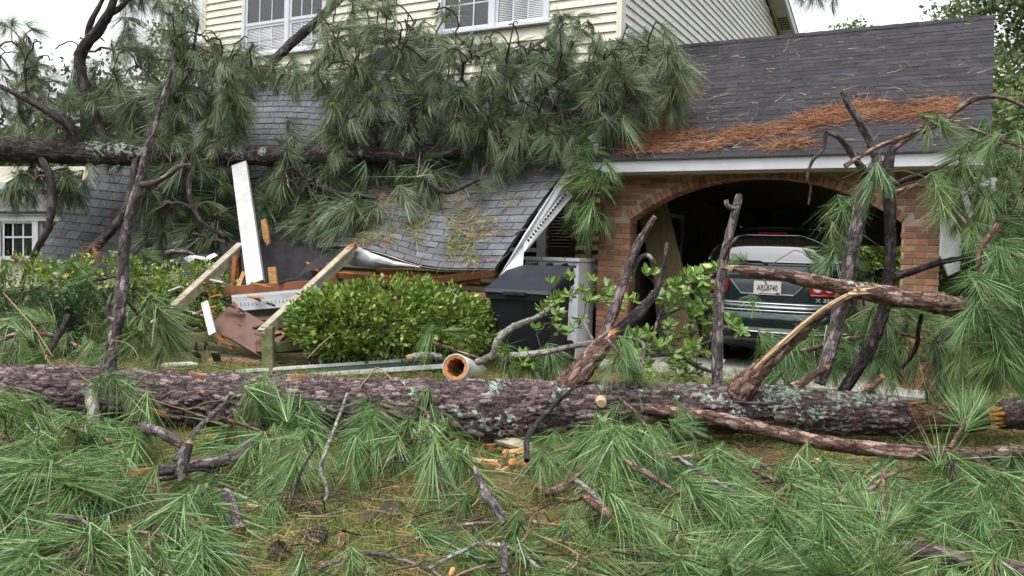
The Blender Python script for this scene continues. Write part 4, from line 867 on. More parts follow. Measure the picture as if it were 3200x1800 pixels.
# ================================================================== BARKED LIMBS
def limb(name, pts, mt, parent=None, step=.03, nside=14, amp=.16, cell=.05, lichen=None, lich_n=0.0, tip='cut', seed=0, hi=False, **k):
    """pts: (px, py, Y, r_px). A tapered limb with raised bark plates."""
    q = np.array([list(P(a, b, c))+[r/F*c] for a, b, c, r in pts]); sp = smooth_path(q, step); c = sp[:, :3]; r = np.maximum(sp[:, 3], .002)
    if not hi:
        c = c+(fbm(c*3+seed, seed+11)[:, None]-.5)*np.minimum(r, .03)[:, None]*.8
        r = r*(1+.25*(noise3(c*9+seed*3.1, 5)-.5))
    T, N, B = frames(c); ang = np.arange(nside)*2*math.pi/nside; m = len(c)
    arc = np.concatenate(([0], np.cumsum(np.linalg.norm(np.diff(c, axis=0), axis=1)))); rm = float(r.mean())
    wrap = max(4, int(round(2*math.pi*rm/(cell*.50)))); yy = (ang/(2*math.pi)*wrap)[None, :]+np.zeros((m, 1)); xx = (arc/cell)[:, None]+np.zeros((1, nside))
    base = c[:, None, :]+r[:, None, None]*(np.cos(ang)[None, :, None]*N[:, None]+np.sin(ang)[None, :, None]*B[:, None])
    wob = (fbm(base*(1/cell)*.9, 21, 4)-.5)*1.9; ed, idd = worley(xx*.62+seed*17+wob, yy+(fbm(base*(1/cell)*.9+7, 23, 4)-.5)*1.3, wrap)
    if hi:
        e2, i2 = worley(xx*.45+5, yy/2., max(2, wrap//2)); 
    plate = np.clip(ed/.13, 0, 1); plate = plate*plate*(3-2*plate)
    a = np.minimum(amp*r, .026)[:, None]; h = a*(plate*(.25+1.0*idd)-.4+.5*(fbm(base*40, 31)-.5))
    if hi: h = h+a*.6*(i2-.5)*np.clip(e2/.15, 0, 1)
    li = np.zeros((m, nside))
    if lichen is not None or lich_n:
        nz = fbm(base*26, 41); pp = proj(base)
        if lich_n: li = np.clip((nz-(.78-lich_n*.5))*8, 0, 1)
        for (lx, ly, lr) in (lichen or ()):
            d = np.hypot(pp[..., 0]-lx, pp[..., 1]-ly)/(lr*.85); li = np.maximum(li, np.clip((1.02-d+(fbm(base*45, 43)-.5)*5)*3, 0, 1)*(d < 1.7))
        h = h+li*.004
    rad = r[:, None]+h; V = c[:, None]+rad[..., None]*(np.cos(ang)[None, :, None]*N[:, None]+np.sin(ang)[None, :, None]*B[:, None])
    I = np.arange(m*nside).reshape(m, nside); J = np.roll(I, -1, 1); Fq = np.stack((I[:-1], J[:-1], J[1:], I[1:]), -1).reshape(-1, 4)
    col = np.stack((idd*.75+.25*noise3(base*60, 8), plate, li*.62, np.ones_like(li)), -1).reshape(-1, 4)
    Vf = V.reshape(-1, 3)
    caps = np.vstack((c[0], c[-1])); V2 = np.vstack((Vf, caps)); n0 = m*nside
    cf = [(I[0, (i+1) % nside], I[0, i], n0, n0) for i in range(0)]
    me = meshnp(name, Vf, Fq, mt, True, col)
    bcv = np.stack((arc[:, None]*.30+np.zeros((1, nside))+seed, np.cos(ang)[None, :]*r[:, None], np.sin(ang)[None, :]*r[:, None]), -1).astype(np.float32)
    at = me.attributes.new('bc', 'FLOAT_VECTOR', 'POINT'); at.data.foreach_set('vector', bcv.ravel())
    o = add(name, me, parent, **k)
    return o, c, r
def breakend(c, r, end, mt, parent, L=2.2, name='broken_end', n=9, seed=0, dirn=None):
    """splintered wood at a broken limb end"""
    rr = random.Random(seed); k = -1 if end else 0; d = (c[-1]-c[-4]) if end else (c[0]-c[3]); d = d/np.linalg.norm(d); R = r[k]; p = c[k]-d*R*.3
    x = np.cross(d, (0, .3, 1)); x /= np.linalg.norm(x); y = np.cross(x, d); mb = MB()
    mb.tube([p-d*R*.3, p+d*R*.25], [R*.93, R*.85], 12)
    n = n*4
    for i in range(n):
        a = 2*math.pi*i/n+rr.uniform(-.2, .2); rad = R*rr.uniform(.05, .85); o = p+(x*math.cos(a)+y*math.sin(a))*rad; l = R*L*rr.uniform(.15, 1.0)**1.3; w = R*rr.uniform(.07, .2)
        tip = o+d*l+(x*rr.uniform(-.3, .3)+y*rr.uniform(-.3, .3))*R
        mb.raw([o+x*w-y*w*.4, o-x*w-y*w*.4, o+y*w, tip], [(0, 1, 3), (1, 2, 3), (2, 0, 3), (2, 1, 0)])
    return mb.obj(name, mt, parent)

# ================================================================== NEEDLE TUFTS
def tuft_mesh(name, n, L, mt, seed, spread=(12, 78), droop=.25, shoot=.12, w=.0030):
    R = np.random.default_rng(seed); z = R.uniform(-shoot, .02, n)**1; t = (z+shoot)/(shoot+.02)
    th = R.uniform(0, 2*math.pi, n); an = np.radians(spread[1]+(spread[0]-spread[1])*t**.8+R.normal(0, 9, n)); an = np.clip(an, np.radians(3), np.radians(105))
    d = np.stack((np.sin(an)*np.cos(th), np.sin(an)*np.sin(th), np.cos(an)), -1); bias = R.normal(0, .28, 3)*np.array((1, 1, 0)); d = d+bias+R.normal(0, .05, (n, 3)); d /= np.linalg.norm(d, axis=1)[:, None]; keep_ = R.uniform(0, 1, n); L = L*np.where(keep_ < .12, R.uniform(.35, .7, n), 1.0); p = np.stack((0*z, 0*z, z), -1)+d*.004; Ls = L*R.uniform(.72, 1.08, n)
    side = np.cross(d, R.normal(size=(n, 3))); side /= np.linalg.norm(side, axis=1)[:, None]; bend = np.cross(d, side)*np.where(R.uniform(0, 1, n) < .1, R.normal(0, .45, n), R.normal(0, .10, n))[:, None]+np.array((0, -droop, .05))*R.uniform(.5, 1.3, n)[:, None]
    rows = []; seg = 3
    for j in range(seg+1):
        s = j/seg; c = p+d*(Ls*s)[:, None]+bend*(Ls*s*s)[:, None]; ww = (w*R.uniform(.8, 1.25, n)*(1-.8*s**2))[:, None]; rows += [c-side*ww/2, c+side*ww/2]
    V = np.stack(rows, 1).reshape(-1, 3); m = 2*(seg+1); I0 = np.arange(n)*m
    Fq = np.concatenate([np.stack((I0+2*j, I0+2*j+1, I0+2*j+3, I0+2*j+2), -1) for j in range(seg)], 0)
    return meshnp(name, V, Fq, mt)
TUFT = {}
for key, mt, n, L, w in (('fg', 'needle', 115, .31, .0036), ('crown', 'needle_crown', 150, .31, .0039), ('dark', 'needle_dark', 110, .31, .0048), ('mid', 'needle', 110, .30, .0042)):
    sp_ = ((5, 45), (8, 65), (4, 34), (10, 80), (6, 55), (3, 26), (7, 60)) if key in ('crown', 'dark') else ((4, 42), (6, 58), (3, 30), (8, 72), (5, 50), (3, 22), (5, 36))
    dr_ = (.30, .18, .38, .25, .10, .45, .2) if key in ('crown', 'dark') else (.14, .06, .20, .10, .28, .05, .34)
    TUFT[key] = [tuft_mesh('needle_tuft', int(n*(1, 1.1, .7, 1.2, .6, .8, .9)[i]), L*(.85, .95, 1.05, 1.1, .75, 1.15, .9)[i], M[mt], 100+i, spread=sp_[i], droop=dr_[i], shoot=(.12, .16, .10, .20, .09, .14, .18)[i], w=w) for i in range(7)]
TUFT['brown'] = [tuft_mesh('dead_needle_tuft', 70, .24, M['straw'], 190, spread=(15, 85), droop=.3, w=.004)]
def orient(p, d, roll=0, scale=1):
    d = np.asarray(d, float); d = d/np.linalg.norm(d); up = np.array((0, 0, 1.)); y = up-d*(up@d)
    if np.linalg.norm(y) < .05: y = np.array((1., 0, 0))
    y /= np.linalg.norm(y); x = np.cross(y, d)
    c, s = math.cos(roll), math.sin(roll); x, y = x*c+y*s, y*c-x*s
    return Matrix(((x[0]*scale, y[0]*scale, d[0]*scale, p[0]), (x[1]*scale, y[1]*scale, d[1]*scale, p[1]), (x[2]*scale, y[2]*scale, d[2]*scale, p[2]), (0, 0, 0, 1)))
def put_tufts(tips, key, parent, smin=.8, smax=1.15, most=295):
    """tips: (point, direction). The nearest `most` are parts of their own, the rest one joined mass."""
    tips = sorted(tips, key=lambda t: t[0][1]); rest = []
    for i, (p, d) in enumerate(tips):
        kk = key if isinstance(key, str) else random.choices(key[0], key[1])[0]
        me = random.choice(TUFT[kk]); m = orient(p, d, random.uniform(-.9, .9), random.uniform(smin*.8, smax*1.08))
        if i < most: add('needle_tuft', me, parent, m=m)
        else: rest.append((me, m))
    if rest:
        Vs, Fs, n = [], [], 0; mats = []
        for me, m in rest:
            v = np.empty(len(me.vertices)*3, np.float32); me.vertices.foreach_get('co', v); v = v.reshape(-1, 3); A = np.array(m); Vs.append(v@A[:3, :3].T+A[:3, 3])
            f = np.empty(len(me.loops), np.int32); me.loops.foreach_get('vertex_index', f); Fs.append(f.reshape(-1, 4)+n); n += len(v)
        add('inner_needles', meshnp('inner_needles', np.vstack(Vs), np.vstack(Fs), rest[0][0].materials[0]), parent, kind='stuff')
def grow(skel, tips, name, mt, parent, arch=.25, tip_r=.0035, grow_r=.0022, maxd=9, dirbias=None):
    """connect every tip to the nearest point of the skeleton by arching twigs; returns (tip, direction) pairs"""
    pos = [np.asarray(p, float) for p in skel]; par = [-1]*len(pos); base = len(pos); tips = [np.asarray(t, float) for t in tips]
    S = np.array(pos); order = sorted(range(len(tips)), key=lambda i: np.min(np.linalg.norm(S-tips[i], axis=1))); paths = []
    arr = np.array(pos)
    for i in order:
        t = tips[i]; dd = np.linalg.norm(arr-t, axis=1); dd = np.where(dd < .06, 9, dd); dd = dd+np.where(arr[:, 2] < t[2], 0, .15); a = int(dd.argmin()); p0 = arr[a]; v = t-p0; L = np.linalg.norm(v)
        c1 = p0+v*.35+np.array((0, 0, 1))*L*arch*random.uniform(.3, 1.3)+np.random.default_rng(i).normal(0, .06, 3)*L; k = max(3, min(7, int(L/.09)+2)); ts = np.linspace(0, 1, k+1)[:, None]
        c2 = p0+v*.8+np.array((0, 0, 1))*L*arch*random.uniform(.4, 1.0)
        path = p0*(1-ts)**3+3*c1*ts*(1-ts)**2+3*c2*ts*ts*(1-ts)+t*ts**3; path[1:-1] += np.random.default_rng(i+999).normal(0, .012, (k-1, 3))*min(1, L*3); ids = [a]
        for q in path[1:]: pos.append(q); par.append(ids[-1]); ids.append(len(pos)-1)
        arr = np.vstack((arr, path[1:])); paths.append((i, path, ids))
    cnt = np.zeros(len(pos))
    for _, _, ids in paths: cnt[ids[-1]] += 1
    for j in range(len(pos)-1, base-1, -1):
        if par[j] >= 0: cnt[par[j]] += cnt[j]
    Vs, Fs, n = [], [], 0; out = [None]*len(tips)
    for i, path, ids in paths:
        r = tip_r+grow_r*np.sqrt(np.array([cnt[j] for j in ids])); r[0] = r[1]; V, Fc = tube_vf(path, r, 5, False); Vs.append(np.array(V)); Fs.append(np.array(Fc)+n); n += len(V)
        d = path[-1]-path[-2]; d /= np.linalg.norm(d)
        out[i] = (path[-1], d)
    if Vs: add(name, meshnp(name, np.vstack(Vs), np.vstack(Fs), mt, True), parent, kind='stuff')
    return out
def aim(tips, down=.35, rnd=.4, toward=None):
    o = []
    for p, d in tips:
        v = d+np.array((0, 0, -down))+np.random.default_rng(abs(hash((round(p[0], 4), round(p[2], 4)))) % 99999).normal(0, rnd, 3)
        if toward is not None: v = v+np.array(toward)
        o.append((p, v/np.linalg.norm(v)))
    return o
def cone_mesh(name, mt, L=.11, R=.034, rows=9, per=9, open_=.5):
    mb = MB(); mb.tube([(0, 0, 0), (0, 0, L*.35), (0, 0, L*.7), (0, 0, L)], [R*.45, R*.75, R*.55, R*.1], 8)
    for j in range(rows):
        t = (j+.5)/rows; rr = R*(.45+1.0*math.sin(math.pi*min(1, t*.85+.12)))*.62; z = L*t
        for i in range(per):
            a = 2*math.pi*(i+.5*(j % 2))/per; e = np.array((math.cos(a), math.sin(a), 0)); s = np.array((-math.sin(a), math.cos(a), 0)); w = R*.42*(1-.5*t); p = e*rr*.75+np.array((0, 0, z)); tip = e*(rr+R*.42*open_)+np.array((0, 0, z+L*.075))
            mb.raw([p+s*w, p-s*w, tip-s*w*.7, tip+s*w*.7, tip+np.array((0, 0, -L*.035))], [(0, 1, 2, 3), (1, 0, 4), (3, 2, 4), (1, 4, 2), (0, 3, 4)])
    me = mb.mesh(name); me.materials.append(mt); return me
CONE = cone_mesh('pine_cone', M['cone']); CONE_G = cone_mesh('pine_cone', M['cone_green'], L=.10, R=.03, open_=.1); CONE_O = cone_mesh('pine_cone', M['cone_grey'], L=.095, R=.042, open_=.9)

# ================================================================== THE BIG LOG IN FRONT
LICH = [(1008, 1272, 22), (1010, 1248, 10), (1290, 1230, 16), (1535, 1228, 26), (1550, 1200, 22), (1430, 1285, 14), (1500, 1310, 32), (1560, 1330, 26), (1590, 1300, 22), (1490, 1340, 16), (1610, 1330, 14), (1560, 1370, 14), (1760, 1220, 30), (1730, 1245, 14), (1880, 1215, 14), (2000, 1225, 10), (2205, 1240, 22), (2110, 1240, 12), (2250, 1250, 18), (2300, 1262, 20), (2300, 1290, 24), (2400, 1215, 50), (2460, 1230, 55), (2420, 1265, 40), (2350, 1265, 14), (2500, 1215, 34), (2560, 1290, 30), (2500, 1320, 28), (2620, 1250, 34), (2700, 1250, 40), (2780, 1250, 26), (2640, 1340, 22), (2580, 1340, 12), (700, 1250, 10), (1265, 1185, 16)]
log = empty('fallen_pine_log', G(1450, 1390), label='huge fallen pine trunk lying across the whole foreground', cat='log')
_, lc, lr = limb('trunk', [(-140, 1212, 6.35, 70), (250, 1226, 6.28, 76), (600, 1250, 6.2, 82), (1000, 1270, 6.12, 86), (1450, 1290, 6.05, 97), (1900, 1279, 6.1, 82), (2300, 1278, 6.2, 72), (2600, 1290, 6.28, 64), (2815, 1302, 6.33, 56)], M['bark'], log, step=.009, nside=150, amp=.12, cell=.075, lichen=LICH, hi=True)
breakend(lc, lr, True, M['rotten'], log, L=2.6, n=16, seed=3)
def stub(name, pts, mt='bark', end=None, endmat='wood', L=2.0, par=None, **k):
    o, c, r = limb(name, pts, M[mt], par, **k)
    if end is not None: breakend(c, r, end, M[endmat], par, L=L, seed=len(name)+int(pts[0][0]))
    return o, c, r
SK = {}
_, cA, rA = stub('limb', [(1770, 1215, 6.05, 40), (1825, 1150, 6.05, 33), (1868, 1095, 6.1, 28), (1908, 1050, 6.15, 24)], 'bark_red', True, 'wood_orange', par=log, step=.012, nside=28, cell=.05)
stub('limb', [(1880, 1075, 6.2, 17), (1922, 960, 6.25, 16), (1955, 860, 6.3, 14), (1990, 770, 6.3, 12), (2045, 678, 6.3, 8)], 'bark', True, 'wood_pale', L=1.2, par=log, step=.012, nside=20, cell=.035, seed=2, lich_n=.15)
stub('limb', [(1912, 1050, 6.3, 20), (1975, 1000, 6.4, 19), (2025, 945, 6.5, 15), (2060, 890, 6.6, 9), (2085, 760, 6.7, 5)], 'bark_dark', par=log, step=.014, nside=18, cell=.035, seed=3)
stub('side_twig', [(1975, 855, 6.32, 8), (1995, 812, 6.32, 7), (2022, 800, 6.3, 7), (2045, 820, 6.28, 5)], 'bark_grey', True, 'wood_orange', par=log, step=.012, nside=10, cell=.03, seed=4)
_, cB, rB = stub('limb', [(2240, 1215, 6.2, 16), (2243, 1050, 6.25, 16), (2252, 880, 6.3, 15), (2278, 740, 6.3, 13), (2312, 608, 6.3, 10)], 'bark_grey', True, 'bark_pale', L=1.0, par=log, step=.012, nside=20, cell=.04, seed=5)
stub('side_twig', [(2300, 655, 6.28, 6), (2275, 645, 6.26, 7), (2268, 625, 6.25, 6)], 'bark_pale', par=log, step=.01, nside=8, cell=.03, seed=6)
stub('side_twig', [(2262, 810, 6.28, 6), (2280, 770, 6.2, 5), (2308, 738, 6.15, 3)], 'bark_red', par=log, step=.01, nside=8, cell=.03, seed=7)
_, cC, rC = stub('limb', [(2305, 1240, 6.1, 42), (2350, 1180, 6.05, 32), (2420, 1112, 6.0, 23), (2530, 1010, 5.95, 17), (2620, 945, 5.9, 13), (2690, 918, 5.85, 8)], 'bark_red', par=log, step=.012, nside=28, cell=.05, seed=8)
# torn pale strip along the upper side of that limb
mb = MB(); q = [(2338, 1172, 6.02), (2400, 1108, 5.95), (2470, 1046, 5.91), (2540, 986, 5.87), (2610, 938, 5.83), (2668, 908, 5.78), (2710, 903, 5.75)]

tq = smooth_path(np.array([P(a, b+5, c) for a, b, c in q]), .01); tr_ = np.interp(np.linspace(0, 1, len(tq)), np.linspace(0, 1, 7), [.006, .016, .020, .020, .017, .012, .003]); rr_ = random.Random(9)
for i in range(46):
    a0_ = rr_.randrange(0, int(len(tq)*.75)); ln = rr_.randrange(8, 45); seg_ = tq[a0_:a0_+ln:4]; 
    if len(seg_) < 3: continue
    off = np.array((rr_.uniform(-.6, .6), -rr_.uniform(.2, .8), rr_.uniform(-.5, .7))); rad_ = tr_[a0_:a0_+ln:4]; mb.tube(seg_+off*rad_[:, None]+np.linspace(0, 1, len(seg_))[:, None]*np.array((0, 0, rr_.uniform(-.004, .012))), np.linspace(rr_.uniform(.006, .011), .0012, len(seg_)), 4)
mb.tube(tq[::3]+(0, .004, 0), tr_[::3]*.92, 9); mb.obj('torn_wood', M['wood_pale'], log)
for k, (a, b) in enumerate((((2668, 910, 5.78), (2742, 898, 5.72)), ((2650, 920, 5.78), (2720, 916, 5.72)), ((2685, 906, 5.76), (2672, 885, 5.76)))): MB().tube([P(*a), P((a[0]+b[0])/2, (a[1]+b[1])/2, a[2]-.01), P(*b)], [.014, .010, .001], 5).obj('splinter', M['wood_pale'], log)
_, cD, rD = stub('limb', [(2560, 1200, 6.35, 18), (2598, 1080, 6.4, 20), (2640, 900, 6.4, 21), (2675, 720, 6.4, 20), (2712, 580, 6.4, 19), (2742, 500, 6.4, 16)], 'bark_grey', par=log, step=.012, nside=24, cell=.045, seed=9, lich_n=.12)
stub('side_limb', [(2742, 505, 6.4, 15), (2716, 440, 6.35, 13), (2685, 385, 6.3, 11), (2655, 335, 6.28, 10), (2630, 284, 6.26, 8)], 'bark_grey', True, 'wood', L=2.0, par=log, step=.012, nside=16, cell=.04, seed=10, lich_n=.12)
stub('side_limb', [(2708, 545, 6.38, 11), (2665, 485, 6.3, 10), (2625, 432, 6.22, 9), (2582, 414, 6.18, 5)], 'bark_grey', par=log, step=.012, nside=12, cell=.035, seed=11, lich_n=.12)
stub('side_twig', [(2580, 415, 6.18, 6), (2572, 465, 6.15, 6), (2538, 505, 6.12, 5), (2522, 560, 6.1, 5), (2534, 585, 6.1, 4), (2526, 640, 6.1, 3)], 'bark_dark', par=log, step=.012, nside=8, cell=.03, seed=12)
_, cE, rE = stub('limb', [(2625, 1240, 6.5, 18), (2705, 1108, 6.5, 19), (2752, 1000, 6.5, 18), (2775, 900, 6.5, 19), (2782, 780, 6.5, 16), (2780, 640, 6.5, 17), (2774, 525, 6.5, 16), (2792, 455, 6.5, 11), (2815, 425, 6.5, 7)], 'bark_dark', par=log, step=.014, nside=22, cell=.045, seed=13)
_, cE2, rE2 = stub('side_limb', [(2778, 868, 6.5, 15), (2860, 846, 6.4, 10), (2950, 818, 6.3, 9), (3040, 800, 6.2, 6), (3080, 765, 6.15, 4), (3090, 715, 6.1, 3)], 'bark_dark', par=log, step=.014, nside=12, cell=.035, seed=14)
_, cE3, rE3 = stub('side_limb', [(2788, 470, 6.5, 9), (2840, 430, 6.45, 8), (2930, 390, 6.4, 8), (2990, 345, 6.35, 8), (3050, 308, 6.3, 8), (3130, 305, 6.2, 6), (3230, 345, 6.1, 5)], 'bark_red', par=log, step=.014, nside=12, cell=.035, seed=15)
_, cE4, rE4 = stub('side_limb', [(2785, 580, 6.5, 8), (2850, 555, 6.4, 8), (2910, 535, 6.3, 7), (2980, 500, 6.2, 5), (3060, 470, 6.1, 4), (3160, 425, 6.0, 3)], 'bark_dark', par=log, step=.014, nside=10, cell=.035, seed=16)
_, cG, rG = stub('low_limb', [(1990, 1275, 5.98, 15), (2200, 1300, 5.75, 18), (2400, 1348, 5.55, 21), (2600, 1388, 5.4, 22), (2800, 1412, 5.3, 23), (3000, 1418, 5.25, 22), (3260, 1412, 5.2, 22)], 'bark_red', par=log, step=.012, nside=30, cell=.05, seed=17)
stub('side_limb', [(3045, 1425, 5.22, 17), (3085, 1465, 5.15, 14), (3130, 1498, 5.1, 13), (3230, 1540, 5.0, 13)], 'bark_red', par=log, step=.012, nside=16, cell=.04, seed=18)
_, cH, rH = stub('limb', [(338, 1175, 6.25, 24), (352, 1080, 6.3, 21), (372, 950, 6.35, 19), (384, 820, 6.4, 17), (402, 690, 6.4, 15), (438, 560, 6.4, 13), (470, 440, 6.4, 11), (510, 310, 6.4, 8), (532, 230, 6.4, 6), (548, 150, 6.4, 3)], 'bark_grey', par=log, step=.012, nside=22, cell=.045, seed=19, lich_n=.14)
stub('side_limb', [(440, 580, 6.4, 10), (480, 572, 6.3, 9), (530, 545, 6.25, 8), (562, 520, 6.2, 7), (592, 514, 6.2, 4)], 'bark_grey', True, 'wood_orange', par=log, step=.012, nside=12, cell=.035, seed=20, lich_n=.1)
stub('side_twig', [(360, 1000, 6.3, 8), (342, 985, 6.3, 7), (340, 950, 6.3, 5), (350, 915, 6.3, 2)], 'bark_grey', par=log, step=.012, nside=8, cell=.03, seed=21)
stub('stub', [(283, 1230, 6.1, 20), (292, 1300, 5.95, 19), (288, 1400, 5.85, 17)], 'bark_pale', par=log, step=.012, nside=16, cell=.03, seed=22, lich_n=.3)
stub('broken_stub', [(2480, 1215, 6.3, 15), (2530, 1180, 6.3, 12), (2580, 1150, 6.3, 9)], 'wood_orange' if False else 'bark_red', True, 'wood_orange', L=3, par=log, step=.012, nside=12, cell=.03, seed=23)
stub('broken_stub', [(2660, 1260, 6.4, 16), (2705, 1220, 6.4, 14), (2755, 1178, 6.4, 10)], 'bark_red', True, 'wood', L=2, par=log, step=.012, nside=12, cell=.03, seed=24)
cut = MB(); kp = P(1880, 1257, 5.86); cut.tube([kp+(0, .06, 0), kp+(0, .0, 0), kp+(-.004, -.028, -.006)], [.042, .038, .030], 11); cut.obj('cut_knot', M['wood_pale'], log, label='round pale cut knot on the front of the trunk')
# loose plates of bark hanging on the trunk
for (a, b) in (((1190, 1262), (1240, 1262)), ((900, 1172), (960, 1176)), ((590, 1163), (640, 1176)), ((455, 1270), (520, 1290))):
    Yp = 5.86; MB().prism([P(a[0], a[1], Yp), P(b[0], b[1], Yp), P(b[0]-8, b[1]+14, Yp-.005), P(a[0]+12, a[1]+11, Yp-.005)], (0, .02, 0)).obj('bark_flake', M['brown_wood'], log)

# separate limb caught across the upright ones
fl_ = empty('broken_limb', P(2650, 895, 6.0), label='thick broken red-brown limb hanging level in front of the car', cat='broken limb')
_, cF, rF = limb('wood', [(2290, 836, 5.85, 9), (2350, 845, 5.85, 16), (2450, 860, 5.88, 19), (2560, 882, 5.9, 22), (2660, 902, 5.92, 25), (2800, 930, 5.95, 29), (2920, 950, 5.97, 31), (3022, 962, 6.0, 30)], M['bark_red'], fl_, step=.011, nside=32, cell=.05, seed=30, lichen=[(2700, 895, 14), (2660, 880, 10), (2540, 850, 8)])
breakend(cF, rF, False, M['wood_pale'], fl_, L=4, n=7, seed=5); breakend(cF, rF, True, M['wood_orange'], fl_, L=.6, n=8, seed=6)
_, cR, rR = limb('log_end', [(3120, 1300, 6.5, 44), (3200, 1292, 6.5, 46), (3400, 1280, 6.5, 48)], M['bark'], None, step=.012, nside=48, cell=.06, amp=.1, seed=31, lich_n=.2, label='grey trunk end sticking in at the right edge behind the low limb', cat='log')
breakend(cR, rR, False, M['wood_orange'], log, L=4, n=14, seed=8)
stub('low_limb_stub', [(2770, 1303, 6.3, 47), (2850, 1306, 6.33, 45), (2960, 1308, 6.36, 40), (3070, 1310, 6.4, 34)], 'rotten_bark', par=log, step=.014, nside=14, seed=32, end=True, endmat='wood_orange', L=3)

# ================================================================== THE PINE ON THE HOUSE
tree = empty('fallen_pine_tree', P(-100, 900, 11.8), label='pine tree fallen sideways onto the house, trunk and crown over the porch roof', cat='pine tree')
TR = [(-160, 462, 11.9, 40), (100, 470, 11.7, 38), (350, 480, 11.45, 35), (600, 488, 11.2, 32), (850, 486, 11.0, 29), (1100, 482, 10.75, 27), (1300, 488, 10.55, 25), (1440, 470, 10.4, 21)]
_, cT, rT = limb('trunk', TR, M['bark_dark'], tree, step=.03, nside=44, cell=.10, amp=.12, seed=40, lichen=[(310, 460, 40), (380, 465, 45), (440, 470, 30), (560, 465, 20), (740, 470, 30), (1130, 475, 14), (1260, 478, 10), (820, 470, 16)])
LIMBS = [
 [(240, 470, 11.5, 12), (225, 405, 11.4, 12), (150, 348, 11.3, 11), (60, 300, 11.2, 8), (-30, 250, 11.2, 5)],
 [(330, 440, 11.5, 13), (270, 300, 11.5, 15), (252, 175, 11.5, 17), (310, 90, 11.4, 15), (345, 30, 11.3, 12), (372, -60, 11.3, 9)],
 [(275, 140, 11.5, 9), (278, 90, 11.5, 9), (300, 40, 11.5, 7), (330, -20, 11.5, 6)],
 [(330, 55, 11.4, 9), (380, 20, 11.3, 8), (440, -40, 11.2, 6)],
 [(640, 480, 11.3, 12), (720, 330, 11.5, 13), (800, 250, 11.7, 13), (890, 155, 11.8, 14), (985, 70, 11.8, 13), (1070, -10, 11.8, 11)],
 [(560, 480, 11.2, 10), (555, 380, 11.2, 8), (560, 260, 11.3, 7), (600, 180, 11.4, 5), (620, 60, 11.4, 4)],
 [(1390, 478, 10.45, 14), (1440, 400, 10.5, 13), (1500, 300, 10.5, 11), (1590, 200, 10.6, 8), (1720, 110, 10.7, 5)],
 [(1250, 480, 10.6, 13), (1290, 330, 10.8, 12), (1330, 270, 10.8, 10), (1400, 180, 10.9, 7), (1480, 100, 11, 4)],
 [(1100, 478, 10.8, 11), (1140, 350, 11, 10), (1180, 280, 11.2, 9), (1240, 180, 11.4, 6), (1300, 60, 11.5, 4)],
 [(1430, 470, 10.4, 15), (1560, 410, 10.2, 13), (1700, 370, 10.1, 11), (1850, 330, 10.0, 8), (2040, 270, 9.95, 5)],
 [(1430, 470, 10.4, 12), (1600, 440, 10.1, 9), (1750, 440, 9.95, 7), (1850, 500, 9.8, 5), (1880, 600, 9.7, 3)],
 [(1560, 420, 10.2, 10), (1680, 300, 10.2, 9), (1800, 220, 10.2, 7), (1950, 150, 10.2, 4)],
 [(900, 490, 10.95, 10), (960, 560, 10.7, 8), (1050, 600, 10.4, 7), (1180, 620, 10.1, 5)],
 [(1300, 490, 10.5, 9), (1330, 560, 10.1, 8), (1400, 600, 9.9, 6), (1500, 560, 9.8, 4)],
 [(620, 490, 11.15, 9), (590, 580, 10.9, 8), (620, 680, 10.8, 6), (700, 740, 10.7, 4)],
 [(130, 480, 11.6, 12), (155, 560, 11.4, 11), (165, 640, 11.3, 11), (140, 730, 11.2, 10), (90, 830, 11.2, 8), (50, 940, 11.1, 5)],
 [(420, 500, 11.2, 8), (400, 640, 10.8, 12), (330, 740, 10.7, 13), (270, 800, 10.6, 14), (235, 870, 10.5, 9)],
]
skel = [p for p in cT[::8]]
for i, Lb in enumerate(LIMBS):
    o, c, r = limb('limb', Lb, M['bark_dark'] if i not in (6, 7, 9, 11) else M['bark_grey'], tree, step=.05, nside=12, cell=.08, seed=50+i, lich_n=.28 if i in (4, 16) else .06); skel += [p for p in c[2::2]]
REG = [ # x0, y0, x1, y1, n, key
 (-40, 60, 140, 260, 15, 'crown'), (60, 200, 330, 330, 20, 'crown'), (380, -40, 610, 70, 22, 'crown'), (350, 80, 590, 260, 26, 'crown'), (-40, 270, 300, 440, 52, 'crown'), (280, 250, 600, 460, 92, 'crown'),
 (560, 150, 800, 330, 72, 'crown'), (620, 300, 765, 470, 46, 'crown'), (760, 190, 1010, 260, 22, 'crown'), (1000, -20, 1240, 130, 24, 'crown'), (960, 120, 1400, 250, 50, 'crown'), (1290, 40, 1440, 130, 8, 'crown'), (1720, 40, 1900, 130, 14, 'crown'), (1420, 130, 1990, 230, 60, 'crown'),
 (1000, 240, 1500, 460, 120, 'crown'), (1450, 210, 2000, 430, 130, 'crown'), (1950, 130, 2130, 400, 44, 'crown'), (1990, 90, 2090, 170, 6, 'crown'), (1450, 400, 1850, 500, 40, 'crown'), (880, 400, 1150, 480, 20, 'crown'),
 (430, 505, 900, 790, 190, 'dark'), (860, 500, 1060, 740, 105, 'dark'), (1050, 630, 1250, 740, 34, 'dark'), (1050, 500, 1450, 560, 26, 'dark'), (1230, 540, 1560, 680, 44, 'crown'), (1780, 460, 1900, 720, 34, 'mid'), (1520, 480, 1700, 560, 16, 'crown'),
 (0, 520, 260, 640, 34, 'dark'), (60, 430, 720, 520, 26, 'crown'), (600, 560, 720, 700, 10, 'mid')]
tips = {'crown': [], 'dark': [], 'mid': []}
